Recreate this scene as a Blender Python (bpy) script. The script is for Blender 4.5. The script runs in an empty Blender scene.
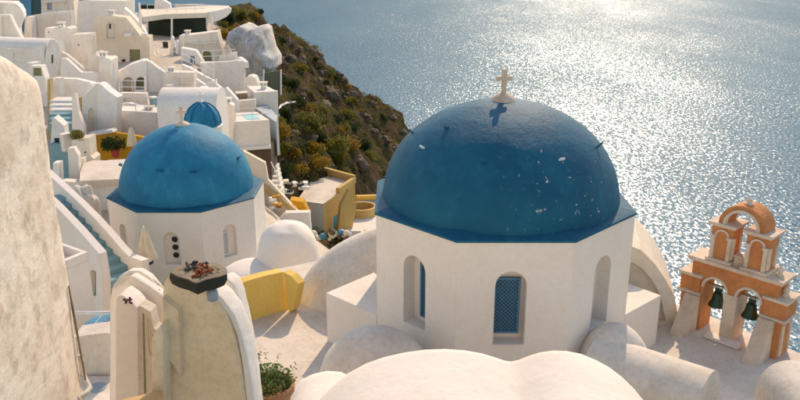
import bpy, bmesh, math, random
import numpy as np
from mathutils import Vector, Matrix, noise
from mathutils.geometry import tessellate_polygon
R = math.radians
random.seed(7)
sc = bpy.context.scene
C = sc.collection

# ---------------------------------------------------------------- camera, sky, sun, exposure
CAM = Vector((0, 0, 10.0)); PITCH = R(18.5); FP = 800.0
cd = bpy.data.cameras.new('camera'); cam = bpy.data.objects.new('camera', cd); C.objects.link(cam)
cam.location = CAM; cam.rotation_euler = (R(90) - PITCH, 0, 0)
cd.sensor_width = 36.0; cd.lens = 36.0; cd.clip_start = .05; cd.clip_end = 40000
sc.camera = cam
SUN_AZ, SUN_EL = R(15.0), R(37.0)          # azimuth from the view axis (+y) towards +x
w = bpy.data.worlds.new('World'); sc.world = w; w.use_nodes = True
wn = w.node_tree.nodes; wl = w.node_tree.links
sky = wn.new('ShaderNodeTexSky'); sky.sky_type = 'NISHITA'; sky.sun_disc = False
sky.sun_elevation = SUN_EL; sky.sun_rotation = SUN_AZ
sky.air_density = 1.0; sky.dust_density = 0.6; sky.ozone_density = 1.0; sky.altitude = 110
wl.new(sky.outputs[0], wn['Background'].inputs[0]); wn['Background'].inputs[1].default_value = .15
sd = bpy.data.lights.new('sun', 'SUN'); sun = bpy.data.objects.new('sun', sd); C.objects.link(sun)
sd.energy = 2.0; sd.angle = R(.55); sd.color = (1.0, .88, .75)
sdir = Vector((math.sin(SUN_AZ) * math.cos(SUN_EL), math.cos(SUN_AZ) * math.cos(SUN_EL), math.sin(SUN_EL)))
sun.rotation_euler = sdir.to_track_quat('Z', 'Y').to_euler()
sun.location = (0, 0, 60)
sc.view_settings.view_transform = 'Standard'; sc.view_settings.look = 'None'
sc.view_settings.exposure = 0.71
sc.view_settings.use_white_balance = True; sc.view_settings.white_balance_temperature = 8500; sc.view_settings.white_balance_tint = 16; sc.view_settings.gamma = 1.0
sc.render.engine = 'CYCLES'
sc.cycles.max_bounces = 6; sc.cycles.diffuse_bounces = 4; sc.cycles.glossy_bounces = 2
sc.cycles.use_denoising = True
sc.cycles.sample_clamp_indirect = 6

# ---------------------------------------------------------------- pixel helpers (800 x 400 photograph pixels -> directions)
cp, sp = math.cos(PITCH), math.sin(PITCH)
def ray(px, py):
    a = (px - 400) / FP; u = (200 - py) / FP
    return Vector((a, cp + u * sp, -sp + u * cp))
def atz(px, py, z):
    d = ray(px, py); return CAM + d * ((z - CAM.z) / d.z)
def aty(px, py, y):
    d = ray(px, py); return CAM + d * (y / d.y)
def project(p):
    r = Vector(p) - CAM
    dep = r.y * cp - r.z * sp; up = r.y * sp + r.z * cp
    return 400 + FP * r.x / dep, 200 - FP * up / dep

# ---------------------------------------------------------------- materials
MATS = {}
class NT:
    def __init__(s, name):
        s.m = bpy.data.materials.new(name); s.m.use_nodes = True
        s.t = s.m.node_tree; s.n = s.t.nodes; s.l = s.t.links
        s.b = s.n['Principled BSDF']; MATS[name] = s.m
        s.tc = s.n.new('ShaderNodeTexCoord')
    def noise(s, scale, detail=4, rough=.55, stretch=None, off=(0, 0, 0)):
        mp = s.n.new('ShaderNodeMapping'); s.l.new(s.tc.outputs['Object'], mp.inputs[0])
        if stretch: mp.inputs['Scale'].default_value = stretch
        mp.inputs['Location'].default_value = off
        t = s.n.new('ShaderNodeTexNoise'); t.inputs['Scale'].default_value = scale
        t.inputs['Detail'].default_value = detail; t.inputs['Roughness'].default_value = rough
        s.l.new(mp.outputs[0], t.inputs['Vector']); return t
    def ramp(s, src, stops):
        r = s.n.new('ShaderNodeValToRGB'); e = r.color_ramp.elements
        while len(e) < len(stops): e.new(.5)
        for k, (p, c) in enumerate(stops):
            e[k].position = p; e[k].color = (c, c, c, 1) if not isinstance(c, tuple) else (*c, 1)
        s.l.new(src, r.inputs[0]); return r
    def mix(s, fac, a, b, mode='MIX'):
        x = s.n.new('ShaderNodeMix'); x.data_type = 'RGBA'; x.blend_type = mode
        for sock, v in ((x.inputs[0], fac), (x.inputs[6], a), (x.inputs[7], b)):
            if isinstance(v, bpy.types.NodeSocket): s.l.new(v, sock)
            elif isinstance(v, tuple): sock.default_value = (*v, 1)
            else: sock.default_value = v
        return x.outputs[2]
    def col(s, v): 
        if isinstance(v, tuple): s.b.inputs['Base Color'].default_value = (*v, 1)
        else: s.l.new(v, s.b.inputs['Base Color'])
    def bump(s, h, strength, dist, normal=None):
        b = s.n.new('ShaderNodeBump'); b.inputs['Strength'].default_value = strength; b.inputs['Distance'].default_value = dist
        s.l.new(h, b.inputs['Height'])
        if normal is not None: s.l.new(normal, b.inputs['Normal'])
        return b.outputs[0]
    def scale(s, v, k):
        q = s.n.new('ShaderNodeMath'); q.operation = 'MULTIPLY'; q.inputs[1].default_value = k; s.l.new(v, q.inputs[0]); return q.outputs[0]
    def bevel(s, rad):
        b = s.n.new('ShaderNodeBevel'); b.samples = 4; b.inputs['Radius'].default_value = rad; return b.outputs[0]
    def normal(s, o): s.l.new(o, s.b.inputs['Normal'])

def plaster(name, base, stain, amount=.35, bump=.3, scale=1.0, bev=0, rough=.85, streak=0.0, sy=1.0, crack=.3):
    m = NT(name); S1 = (1, sy, 1)
    big = m.noise(.55 * scale, 5, .6, S1); fine = m.noise(9 * scale, 5, .65, S1)
    c = m.mix(m.ramp(big.outputs[0], [(.42, 0), (.72, amount)]).outputs[0], base, stain)
    c = m.mix(m.ramp(fine.outputs[0], [(.45, 0), (.8, amount * .6)]).outputs[0], c, tuple(x * .72 for x in stain))
    if streak:
        st = m.noise(2.2 * scale, 6, .7, stretch=(1, sy, .55), off=(3, 7, 1))
        c = m.mix(m.ramp(st.outputs[0], [(.5, 0), (.68, streak)]).outputs[0], c, tuple(x * .55 for x in stain))
    if bev:
        vo = m.n.new('ShaderNodeTexVoronoi'); vo.feature = 'DISTANCE_TO_EDGE'; vo.inputs['Scale'].default_value = .55 * scale
        wv = m.noise(1.7 * scale, 4, .6, S1, (5, 2, 8)); av = m.n.new('ShaderNodeVectorMath'); av.operation = 'MULTIPLY_ADD'; av.inputs[1].default_value = (.9, .9, .9)
        m.l.new(wv.outputs['Color'], av.inputs[0]); m.l.new(m.tc.outputs['Object'], av.inputs[2]); m.l.new(av.outputs[0], vo.inputs['Vector'])
        ck = m.mix(1.0, m.ramp(vo.outputs[0], [(.0, 1), (.012, 0)]).outputs[0], m.ramp(m.noise(.4, 2, .5, None, (9, 9, 2)).outputs[0], [(.52, 0), (.62, crack)]).outputs[0], 'MULTIPLY')
        c = m.mix(ck, c, tuple(x * .45 for x in stain))
    m.col(c); m.b.inputs['Roughness'].default_value = rough; m.b.inputs['Specular IOR Level'].default_value = .25
    nrm = m.bevel(bev) if bev else None
    n1 = m.bump(m.noise(1.6 * scale, 3, .55, S1).outputs[0], bump * .6, .12, nrm)
    m.normal(m.bump(m.noise(22 * scale, 6, .7, S1).outputs[0], bump, .015, n1))
    return m.m
def plain(name, base, var=.25, scale=3, rough=.7, bump=.15, bd=.02, metallic=0):
    m = NT(name); n = m.noise(scale, 5, .6)
    m.col(m.mix(m.ramp(n.outputs[0], [(.3, 0), (.75, 1)]).outputs[0], base, tuple(x * (1 - var) for x in base)))
    m.b.inputs['Roughness'].default_value = rough; m.b.inputs['Metallic'].default_value = metallic
    m.normal(m.bump(m.noise(scale * 6, 4).outputs[0], bump, bd)); return m.m

WHITE = plaster('white_plaster', (.85, .78, .70), (.66, .55, .42), .28, .5, 1.0, .035, crack=.07)
CREAM = plaster('cream_plaster', (.77, .70, .61), (.50, .40, .29), .65, .5, 1.0, .03, crack=.15, streak=.15)
VILLAGE = plaster('village_plaster', (.86, .81, .73), (.66, .58, .48), .55, .3, .6)
VILLAGE_B = plaster('village_plaster_grey', (.80, .77, .72), (.60, .55, .47), .6, .35, .8, 0, .85, .25)
VILLAGE_C = plaster('village_plaster_cream', (.86, .79, .69), (.66, .55, .42), .6, .35, .7, 0, .85, .3)
VILLAGE_D = plaster('village_plaster_bright', (.88, .84, .78), (.70, .63, .54), .5, .3, .5, 0, .85, .15)
WARM = plaster('warm_plaster', (.82, .73, .60), (.62, .50, .35), .6, .3, .6)
FLOORM = plaster('terrace_plaster', (.76, .68, .58), (.50, .39, .28), .7, .5, .9)
OLD = plaster('weathered_plaster', (.78, .70, .60), (.50, .38, .26), .85, .8, 2.2, .05, .9, .3)
OLDWALL = plaster('weathered_wall_plaster', (.84, .75, .64), (.54, .40, .27), .55, .3, 3.2, .05, .9, .55, .5)
OLDC = plaster('stained_plaster', (.92, .75, .54), (.70, .50, .28), .7, .6, 1.6, .03, .9, .2)
TAN = plaster('tan_plaster', (.86, .72, .53), (.62, .47, .29), .6, .5, 2.0, .01, .9, .3)
YELLOW = plaster('yellow_plaster', (.84, .58, .16), (.66, .42, .10), .4, .3, 1.2)
OCHRE = plaster('ochre_plaster', (.62, .41, .15), (.44, .28, .11), .6, .4, .8)
ORANGE = plaster('orange_plaster', (.69, .28, .11), (.42, .15, .06), .6, .5, 2.4, .012, .85, .35)
ORWALL = plaster('orange_wall_plaster', (.66, .33, .03), (.44, .2, .03), .5, .3, 1)
TRIM = plaster('trim_plaster', (.76, .63, .50), (.48, .34, .22), .7, .4, 3.0, .012)
TEALSHADE_TINT = plaster('teal_shade_and_tint', (.22, .40, .43), (.13, .25, .28), .6, .3, 1.4)  # shade on steps and court wall painted in; also tints tarpaulin and box
GREYROOF = plain('grey_blue_roof', (.33, .40, .45), .2, 1)
BLUEDOOR = plain('blue_door_paint', (.045, .20, .33), .3, 8, .5)
DARKTEAL = plain('dark_teal_paint', (.02, .085, .10), .3, 3, .6)
BLUEWALL = plain('blue_wall_paint', (.06, .26, .42), .25, 1, .7)
TARP = plain('blue_tarpaulin', (.05, .26, .40), .4, 2, .5)
GREENDOOR = plain('olive_door_paint', (.30, .29, .13), .25, 2)
TEALDOOR = plain('teal_door_paint', (.03, .32, .36), .2, 4)
POOLW = plain('pool_water', (.03, .42, .36), .2, .8, .08)
DARK = plain('dark_opening', (.02, .022, .022), .3, 3, .6)
BLACKST = plaster('ivy_dark_stone', (.022, .032, .026), (.04, .055, .04), .9, 1.0, 1.4)
SLABSIDE = plaster('shaded_rim_stone', (.055, .06, .045), (.13, .11, .08), .7, 1.4, 5, .01)  # dark weathered rim; backlit shade of the sides is in this colour too
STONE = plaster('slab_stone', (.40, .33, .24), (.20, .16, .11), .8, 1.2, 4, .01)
BRONZE = plain('green_bronze', (.035, .085, .055), .5, 14, .45, .3, .01, .55)
TERRA = plain('terracotta', (.48, .22, .09), .35, 7, .8, .4)
RUST = plain('rust_petals', (.36, .085, .02), .5, 30)
DARKRED = plain('dark_red_petals', (.10, .012, .018), .4, 30)
GREYBIT = plain('grey_pebble', (.06, .075, .08), .4, 30)
CLOTH = plain('parasol_cloth', (.76, .64, .46), .2, 3, .9)
WHITEP = plain('white_paint', (.8, .78, .74), .12, 5, .5)
PIPE = plain('grey_pipe', (.50, .48, .44), .3, 6, .5)
WOOD = plain('weathered_wood', (.34, .24, .14), .4, 5, .85, .4)
GOLDWOOD = plain('pale_ochre_paint', (.60, .42, .20), .3, 4, .8)
REDPOT = plain('red_pot', (.50, .06, .04), .3, 5)
TRUNK = plain('bark', (.12, .085, .05), .4, 5, .9)
PAVING = plaster('pale_paving', (.62, .54, .44), (.40, .32, .24), .7, .6, .5)
WROCK = plaster('whitewashed_rock', (.60, .60, .59), (.26, .25, .23), .95, 1.3, 1.0, 0, .9, .6)

def blue_dome(name, flakes=True, k=1.0):
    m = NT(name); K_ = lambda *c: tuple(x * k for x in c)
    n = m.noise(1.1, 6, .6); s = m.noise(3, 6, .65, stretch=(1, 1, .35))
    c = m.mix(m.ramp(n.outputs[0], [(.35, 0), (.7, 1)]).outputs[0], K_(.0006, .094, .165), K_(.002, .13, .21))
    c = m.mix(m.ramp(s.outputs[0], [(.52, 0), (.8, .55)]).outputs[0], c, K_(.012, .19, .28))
    if flakes:
        f = m.noise(7.5, 9, .70, off=(4.2, 1.7, 3.3))
        dv = m.n.new('ShaderNodeVectorMath'); dv.operation = 'DISTANCE'; dv.inputs[1].default_value = (3.55, 15.9, 4.9); m.l.new(m.tc.outputs['Object'], dv.inputs[0])
        msk = m.mix(1.0, m.ramp(f.outputs[0], [(.63, 0), (.65, 1)]).outputs[0], m.ramp(m.scale(dv.outputs['Value'], .55), [(.55, 1), (.95, 0)]).outputs[0], 'MULTIPLY')
        c = m.mix(msk, c, (.62, .60, .54))
    m.col(c); m.b.inputs['Roughness'].default_value = .55; m.b.inputs['Specular IOR Level'].default_value = .11
    n1 = m.bump(m.noise(2.2, 4).outputs[0], .35, .10)
    m.normal(m.bump(m.noise(14, 6, .7).outputs[0], .5, .03, n1)); return m.m
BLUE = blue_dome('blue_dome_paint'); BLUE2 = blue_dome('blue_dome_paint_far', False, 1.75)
RIMB = blue_dome('blue_rim_paint', False)

def water():
    m = NT('sea_water')
    def slope(scale, ax, ay, stretch, detail, rough=.6):
        n = m.noise(scale, detail, rough, stretch=stretch)
        v = m.n.new('ShaderNodeVectorMath'); v.operation = 'SUBTRACT'; v.inputs[1].default_value = (.5, .5, .5)
        m.l.new(n.outputs['Color'], v.inputs[0])
        k = m.n.new('ShaderNodeVectorMath'); k.operation = 'MULTIPLY'; k.inputs[1].default_value = (ax, ay, 0)
        m.l.new(v.outputs[0], k.inputs[0]); return k.outputs[0]
    def add(a, b):
        v = m.n.new('ShaderNodeVectorMath'); v.operation = 'ADD'; m.l.new(a, v.inputs[0])
        if isinstance(b, tuple): v.inputs[1].default_value = b
        else: m.l.new(b, v.inputs[1])
        return v.outputs[0]
    s = add(slope(.85, 1.75, 2.5, (1, .45, 1), 5, .68), slope(.02, .25, .35, (.5, .2, 1), 3))
    patch = m.noise(.006, 4, .6, stretch=(1, .35, 1)); mr = m.ramp(patch.outputs[0], [(.3, .75), (.7, 1.2)])
    sv_ = m.n.new('ShaderNodeVectorMath'); sv_.operation = 'MULTIPLY'; m.l.new(s, sv_.inputs[0]); m.l.new(mr.outputs[0], sv_.inputs[1])
    s = add(sv_.outputs[0], (0, 0, 1))
    nz = m.n.new('ShaderNodeVectorMath'); nz.operation = 'NORMALIZE'; m.l.new(s, nz.inputs[0])
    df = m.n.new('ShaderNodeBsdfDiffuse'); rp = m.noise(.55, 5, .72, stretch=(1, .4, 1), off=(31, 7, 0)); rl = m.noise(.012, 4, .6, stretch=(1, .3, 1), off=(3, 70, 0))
    wc = m.mix(m.ramp(rp.outputs[0], [(.38, 0), (.62, 1)]).outputs[0], (.0005, .040, .078), (.002, .150, .225))  # wave-facet reflections painted in: noise mixes dark and light diffuse colour
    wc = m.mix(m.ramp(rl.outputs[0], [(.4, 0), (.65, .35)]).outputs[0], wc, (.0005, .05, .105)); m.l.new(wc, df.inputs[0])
    gl = m.n.new('ShaderNodeBsdfGlossy'); gl.inputs['Roughness'].default_value = .28; gl.inputs[0].default_value = (.78, .89, .97, 1)
    m.l.new(nz.outputs[0], gl.inputs['Normal']); ms = m.n.new('ShaderNodeMixShader'); ms.inputs[0].default_value = .115
    m.l.new(df.outputs[0], ms.inputs[1]); m.l.new(gl.outputs[0], ms.inputs[2]); m.l.new(ms.outputs[0], m.n['Material Output'].inputs[0]); return m.m
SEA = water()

def hill_mat():
    m = NT('rocky_scrub')
    n = m.noise(.12, 8, .65); f = m.noise(.9, 8, .7); d = m.noise(3.5, 6, .7)
    c = m.mix(m.ramp(n.outputs[0], [(.38, 0), (.62, 1)]).outputs[0], (.10, .066, .038), (.045, .046, .02))
    c = m.mix(m.ramp(f.outputs[0], [(.45, 0), (.62, .9)]).outputs[0], c, (.19, .115, .055))
    c = m.mix(m.ramp(d.outputs[0], [(.5, 0), (.7, .8)]).outputs[0], c, (.035, .034, .02))
    m.col(c); m.b.inputs['Roughness'].default_value = .95; m.b.inputs['Specular IOR Level'].default_value = .1
    n1 = m.bump(f.outputs[0], 1.0, .8); m.normal(m.bump(d.outputs[0], 1.0, .25, n1)); return m.m
HILL = hill_mat()
ROCKM = plaster('brown_rock', (.17, .125, .085), (.07, .05, .035), .9, 1.2, .8)

def leaf_mat(name, a, b):
    m = NT(name); n = m.noise(2.5, 3)
    m.col(m.mix(m.ramp(n.outputs[0], [(.35, 0), (.65, 1)]).outputs[0], a, b))
    m.b.inputs['Roughness'].default_value = .7; m.b.inputs['Specular IOR Level'].default_value = .2
    m.b.inputs['Subsurface Weight'].default_value = 0
    tr = m.n.new('ShaderNodeBsdfTranslucent'); tr.inputs[0].default_value = (*[x * 1.3 for x in a], 1)
    ms = m.n.new('ShaderNodeMixShader'); ms.inputs[0].default_value = .3
    m.l.new(m.b.outputs[0], ms.inputs[1]); m.l.new(tr.outputs[0], ms.inputs[2])
    m.l.new(ms.outputs[0], m.n['Material Output'].inputs[0]); return m.m
LEAF_DARK = leaf_mat('dark_green_leaves', (.045, .07, .022), (.022, .04, .014))
LEAF_GOLD = leaf_mat('golden_leaves', (.34, .20, .03), (.15, .12, .022))
LEAF_OLIVE = leaf_mat('olive_leaves', (.21, .19, .04), (.09, .10, .022))
LEAF_GREEN = leaf_mat('green_leaves', (.13, .20, .05), (.04, .09, .018))

# ---------------------------------------------------------------- mesh helpers
def link(name, verts, faces, mat, parent=None, smooth=False, recalc=True, angle=None):
    me = bpy.data.meshes.new(name); me.from_pydata([tuple(v) for v in verts], [], faces)
    if recalc:
        bm = bmesh.new(); bm.from_mesh(me); bmesh.ops.remove_doubles(bm, verts=bm.verts, dist=1e-5)
        bmesh.ops.recalc_face_normals(bm, faces=bm.faces); bm.to_mesh(me); bm.free()
    o = bpy.data.objects.new(name, me); C.objects.link(o)
    if mat: me.materials.append(mat)
    if smooth:
        for p in me.polygons: p.use_smooth = True
        if angle: me.set_sharp_from_angle(angle=R(angle))
    if parent: attach(o, parent)
    return o
def attach(o, parent):
    o.parent = parent
    o.matrix_parent_inverse = Matrix.Translation(-world_loc(parent))
def world_loc(o):
    return Vector(o['_w']) if '_w' in o else Vector((0, 0, 0))
def tag(o, label, cat, group=None, kind=None):
    o['label'] = label; o['category'] = cat
    if group: o['group'] = group
    if kind: o['kind'] = kind
    return o
def thing(name, label, cat, loc=(0, 0, 0), group=None):
    o = bpy.data.objects.new(name, None); C.objects.link(o); o.empty_display_size = .2
    o.location = loc; o['_w'] = list(Vector(loc)); return tag(o, label, cat, group)
class MB:
    def __init__(s): s.v = []; s.f = []
    def add(s, v, f):
        n = len(s.v); s.v += [Vector(x) for x in v]; s.f += [tuple(i + n for i in q) for q in f]; return s
    def box(s, c, size, M=None):
        c = Vector(c); hx, hy, hz = [q / 2 for q in size]
        v = [Vector((x, y, z)) for z in (-hz, hz) for y in (-hy, hy) for x in (-hx, hx)]
        v = [(M @ x if M else x) + c for x in v]
        return s.add(v, [(0, 2, 3, 1), (4, 5, 7, 6), (0, 1, 5, 4), (2, 6, 7, 3), (0, 4, 6, 2), (1, 3, 7, 5)])
    def prism(s, poly, z0, z1):
        n = len(poly)
        v = [(p[0], p[1], z0) for p in poly] + [(p[0], p[1], z1) for p in poly]
        return s.add(v, [tuple(range(n - 1, -1, -1)), tuple(range(n, 2 * n))] + [(i, (i + 1) % n, (i + 1) % n + n, i + n) for i in range(n)])
    def rings(s, rings, close=True, cap0=True, cap1=True):
        n = len(rings[0]); v = [p for r in rings for p in r]; f = []
        for k in range(len(rings) - 1):
            for i in range(n if close else n - 1):
                j = (i + 1) % n; f.append((k * n + i, k * n + j, (k + 1) * n + j, (k + 1) * n + i))
        if cap0: f.append(tuple(range(n - 1, -1, -1)))
        if cap1: f.append(tuple(range((len(rings) - 1) * n, len(rings) * n)))
        return s.add(v, f)
    def lathe(s, c, prof, n=24, M=None):
        c = Vector(c); rr = []
        for r, z in prof:
            ring = [Vector((r * math.cos(2 * math.pi * i / n), r * math.sin(2 * math.pi * i / n), z)) for i in range(n)]
            rr.append([(M @ q if M else q) + c for q in ring])
        return s.rings(rr)
    def tube(s, pts, r, n=8):
        pts = [Vector(p) for p in pts]; rr = []
        rs = r if isinstance(r, (list, tuple)) else [r] * len(pts)
        for i, p in enumerate(pts):
            d = (pts[min(i + 1, len(pts) - 1)] - pts[max(i - 1, 0)]).normalized()
            a = d.orthogonal().normalized(); b = d.cross(a)
            if i and a.dot(pa) < 0: a, b = -a, -b
            pa = a
            rr.append([p + (a * math.cos(2 * math.pi * k / n) + b * math.sin(2 * math.pi * k / n)) * rs[i] for k in range(n)])
        return s.rings(rr)
    def ob(s, name, mat, parent=None, smooth=False, angle=None):
        return link(name, s.v, s.f, mat, parent, smooth, True, angle)

class Plane:
    """vertical plane: through the pixel ref at world distance Y, running at yaw (right end farther for yaw > 0)"""
    def __init__(s, p, yaw):
        s.p = Vector(p); s.t = Vector((math.cos(yaw), math.sin(yaw), 0)); s.n = Vector((math.sin(yaw), -math.cos(yaw), 0))
    def uv(s, px, py):
        d = ray(px, py); k = (s.p - CAM).dot(s.n) / d.dot(s.n); q = CAM + d * k
        return ((q - s.p).dot(s.t), q.z)
    def at(s, u, z, off=0): return Vector((s.p.x, s.p.y, 0)) + s.t * u + s.n * off + Vector((0, 0, z))
def arch(x0, x1, yt, yb, n=8, rise=None):
    c = (x0 + x1) / 2; r = (x1 - x0) / 2; h = rise or r
    return [(x0, yb)] + [(c - r * math.cos(math.pi * i / n), yt + h - h * math.sin(math.pi * i / n)) for i in range(n + 1)] + [(x1, yb)]
def slab_mesh(mb, pl, outer, holes, front, back, hole_depth):
    """polygon (u, z) on plane pl from offset front to -back, with blind recesses"""
    loops = [[Vector((u, z, 0)) for u, z in lp] for lp in [outer] + holes]
    flat = [q for lp in loops for q in lp]
    tris = tessellate_polygon(loops)
    mb.add([pl.at(q.x, q.y, front) for q in flat], [tuple(t) for t in tris])
    n = len(outer)
    vs = [pl.at(u, z, front) for u, z in outer] + [pl.at(u, z, -back) for u, z in outer]
    tb = tessellate_polygon([loops[0]])
    mb.add(vs, [(i, (i + 1) % n, (i + 1) % n + n, i + n) for i in range(n)] + [(a + n, c + n, b + n) for a, b, c in tb])
    for h in holes:
        m = len(h); vs = [pl.at(u, z, front) for u, z in h] + [pl.at(u, z, front - hole_depth) for u, z in h]
        th = tessellate_polygon([[Vector((u, z, 0)) for u, z in h]])
        mb.add(vs, [(i, (i + 1) % m, (i + 1) % m + m, i + m) for i in range(m)] + [(a + m, b + m, c + m) for a, b, c in th])
def fac(parent, name, poly, Y, yaw=0, depth=3.0, mat=None, holes=(), ref=None, hd=.25, front=0):
    """facade traced as pixels on a vertical plane, given real depth; holes: (pixels, panel name, panel material)"""
    ref = ref or poly[0]; pl = Plane(aty(ref[0], ref[1], Y), R(yaw)); mb = MB()
    if mat in (VILLAGE, WARM) and depth >= 1.6 and Y > 40: depth *= .45
    if mat is VILLAGE: mat = (VILLAGE, VILLAGE_B, VILLAGE_C, VILLAGE_D)[int(abs(poly[0][0] * 7 + Y * 13)) % 4]
    hs = [[pl.uv(*q) for q in h[0]] for h in holes]
    slab_mesh(mb, pl, [pl.uv(*q) for q in poly], hs, front, depth, hd)
    o = mb.ob(name, mat, parent)
    for h, uv in zip(holes, hs):
        if h[1]:
            q = MB(); slab_mesh(q, pl, uv, [], front - hd + .05, hd - .02 - front + .0, 0)
            q.ob(h[1], h[2], parent)
    return pl
def sheet(parent, name, poly, z, thick, mat):
    """horizontal polygon traced as pixels at height z"""
    return MB().prism([atz(x, y, z) for x, y in poly], z - thick, z).ob(name, mat, parent)
def ellipsoid(parent, name, c, r, mat, zmin=-1e9, n=40, m=20, amp=.0, bottom=0.0, pw=1.0, skirt=3.0):
    mb = MB(); rr = []; pf = lambda t: math.copysign(abs(t) ** pw, t)
    for k in range(m + 1):
        ph = math.pi / 2 - (math.pi / 2 - bottom) * k / m
        ring = []
        for i in range(n):
            th = 2 * math.pi * i / n
            q = Vector((pf(math.cos(ph)) * math.cos(th), pf(math.cos(ph)) * math.sin(th), pf(math.sin(ph))))
            s = 1 + amp * noise.noise(q * 2.3 + Vector(c))
            ring.append(Vector((c[0] + r[0] * q.x * s, c[1] + r[1] * q.y * s, c[2] + r[2] * q.z * s)))
        rr.append(ring)
    if skirt: rr.append([Vector((q.x, q.y, q.z - skirt)) for q in rr[-1]])
    return mb.rings(rr, cap0=False).ob(name, mat, parent, True, 60)
def vault(parent, name, p0, p1, rad, rise, mat, base, wob=0.0, n=20):
    """barrel vault: axis from p0 to p1 (ridge feet), half width rad, springing height base, crown base + rise"""
    p0, p1 = Vector(p0), Vector(p1); d = (p1 - p0).normalized(); s = Vector((-d.y, d.x, 0)); rr = []
    for k in range(9):
        p = p0.lerp(p1, k / 8); ring = [p + s * rad + Vector((0, 0, base - 4))]
        for i in range(n + 1):
            a = math.pi * i / n; q = 1 + wob * noise.noise(Vector((k * .7, i * .35, rad)))
            ring.append(p + s * rad * math.cos(a) + Vector((0, 0, base + rise * math.sin(a) * q)))
        ring.append(p - s * rad + Vector((0, 0, base - 4))); rr.append(ring)
    return MB().rings([[Vector((q.x, q.y, q.z)) for q in r] for r in rr]).ob(name, mat, parent, True, 40)

# ================================================================ SETTING: sea and hillside
SEAZ = -100.0
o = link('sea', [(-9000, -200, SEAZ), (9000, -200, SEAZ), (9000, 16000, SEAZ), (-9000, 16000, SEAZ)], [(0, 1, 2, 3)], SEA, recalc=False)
o['kind'] = 'structure'

ctl = []                                   # control points of the hillside (x, y, z)
def ct(px, py, Y, dz=0): p = aty(px, py, Y); ctl.append((p.x, p.y, p.z + dz))
ridge = [(215, 4, 108), (240, 11, 112), (257, 24, 116), (277, 33, 120), (296, 43, 124), (317, 52, 128), (341, 71, 131), (352, 84, 133), (367, 99, 135), (390, 112, 137), (407, 139, 138), (450, 215, 136), (500, 310, 132)]
for px, py, Y in ridge:
    ct(px, py, Y); p = aty(px, py, Y)
    ctl.append((p.x + 14, p.y + 22, p.z - 26)); ctl.append((p.x + 30, p.y + 48, SEAZ - 2 if p.z < -10 else p.z - 80))
    ctl.append((p.x + 55, p.y + 85, SEAZ - 6))
for px, py, Y in [(262, 40, 104), (285, 62, 106), (310, 80, 108), (335, 105, 112), (360, 130, 112), (385, 150, 112), (285, 95, 86), (300, 112, 84), (320, 130, 86), (345, 148, 92),
                  (372, 168, 96), (285, 140, 74), (305, 158, 74), (330, 158, 82), (292, 175, 66), (352, 172, 86), (395, 205, 96), (380, 228, 76), (352, 228, 67), (320, 238, 64), (290, 225, 60), (262, 190, 56), (255, 150, 60), (270, 115, 70),
                  (430, 290, 80), (470, 330, 74)]:
    ct(px, py, Y)
for px in (-160, -80, 0, 70, 140, 200):     # ground under the village terraces
    for py, Y in ((225, 32), (190, 37), (150, 44), (120, 50), (95, 55), (75, 60), (55, 66), (40, 73), (25, 84), (12, 98), (2, 112)):
        if px < 0 or py < 210: ct(px, py, Y, -1.6)
for x in (-40, -20, -8, 0, 6): ctl += [(x, 4, -5), (x, 14, -5), (x, 24, -7 if x > -10 else -4)]
for y in (0, 15, 30, 50, 75): ctl += [(13 + y * .02, y, -22 - y * .22), (26, y, -48 - y * .1), (50, y, -92), (75, y, SEAZ - 6)]
for y in (125, 150, 200): ctl += [(-140, y, 0), (-80, y, -6), (-50, y, -30 if y > 130 else -4)]
ctl += [(-30, 190, -104), (20, 215, -106), (80, 180, -106), (-140, 30, 12), (-140, 90, 12), (110, 60, -106), (110, 150, -106)]
K = np.array(ctl)
D = np.linalg.norm(K[:, None, :2] - K[None, :, :2], axis=2); n = len(K)
A = np.zeros((n + 3, n + 3)); A[:n, :n] = D; A[:n, :n] -= np.eye(n) * .6
A[:n, n] = 1; A[:n, n + 1:] = K[:, :2]; A[n, :n] = 1; A[n + 1:, :n] = K[:, :2].T
wts = np.linalg.lstsq(A, np.concatenate([K[:, 2], [0, 0, 0]]), rcond=None)[0]
XS = np.arange(-100, 112, 1.0); YS = np.arange(2, 216, 1.0)
GX, GY = np.meshgrid(XS, YS)
Pn = np.stack([GX.ravel(), GY.ravel()], 1); GZ = np.empty(len(Pn))
for i in range(0, len(Pn), 4000):
    q = Pn[i:i + 4000]; GZ[i:i + 4000] = np.linalg.norm(q[:, None] - K[None, :, :2], axis=2) @ wts[:n] + wts[n] + q @ wts[n + 1:]
def sstep(a, b, x): t = min(1, max(0, (x - a) / (b - a))); return t * t * (3 - 2 * t)
hv = []
for (x, y), z in zip(Pn, GZ):
    edge = -9 - (y - 55) * .27 if y > 55 else -9
    mk = sstep(edge - 1, edge + 7, x) * sstep(52, 64, y)
    if mk > 0 and z > SEAZ - 5:
        p = Vector((x * .11, y * .11, z * .05))
        h = noise.hetero_terrain(p, 1.0, 2.0, 4, .6) * 1.0 + (abs(noise.noise(p * 2.7)) * -3.6 + 1.1) + noise.noise(p * 9) * 1.0 + abs(noise.noise(p * 19)) * .9
        z += mk * (h - .6)
        x += mk * noise.noise(p * 5 + Vector((9, 1, 0))) * .6
    hv.append((x, y, float(z)))
nx, ny = len(XS), len(YS)
hf = [(j * nx + i, j * nx + i + 1, (j + 1) * nx + i + 1, (j + 1) * nx + i) for j in range(ny - 1) for i in range(nx - 1)]
hill = link('hillside', hv, hf, HILL, recalc=False, smooth=True); hill['kind'] = 'structure'
hill.data.materials.append(PAVING)
pm = np.zeros(len(hf), dtype=np.int32)
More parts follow.
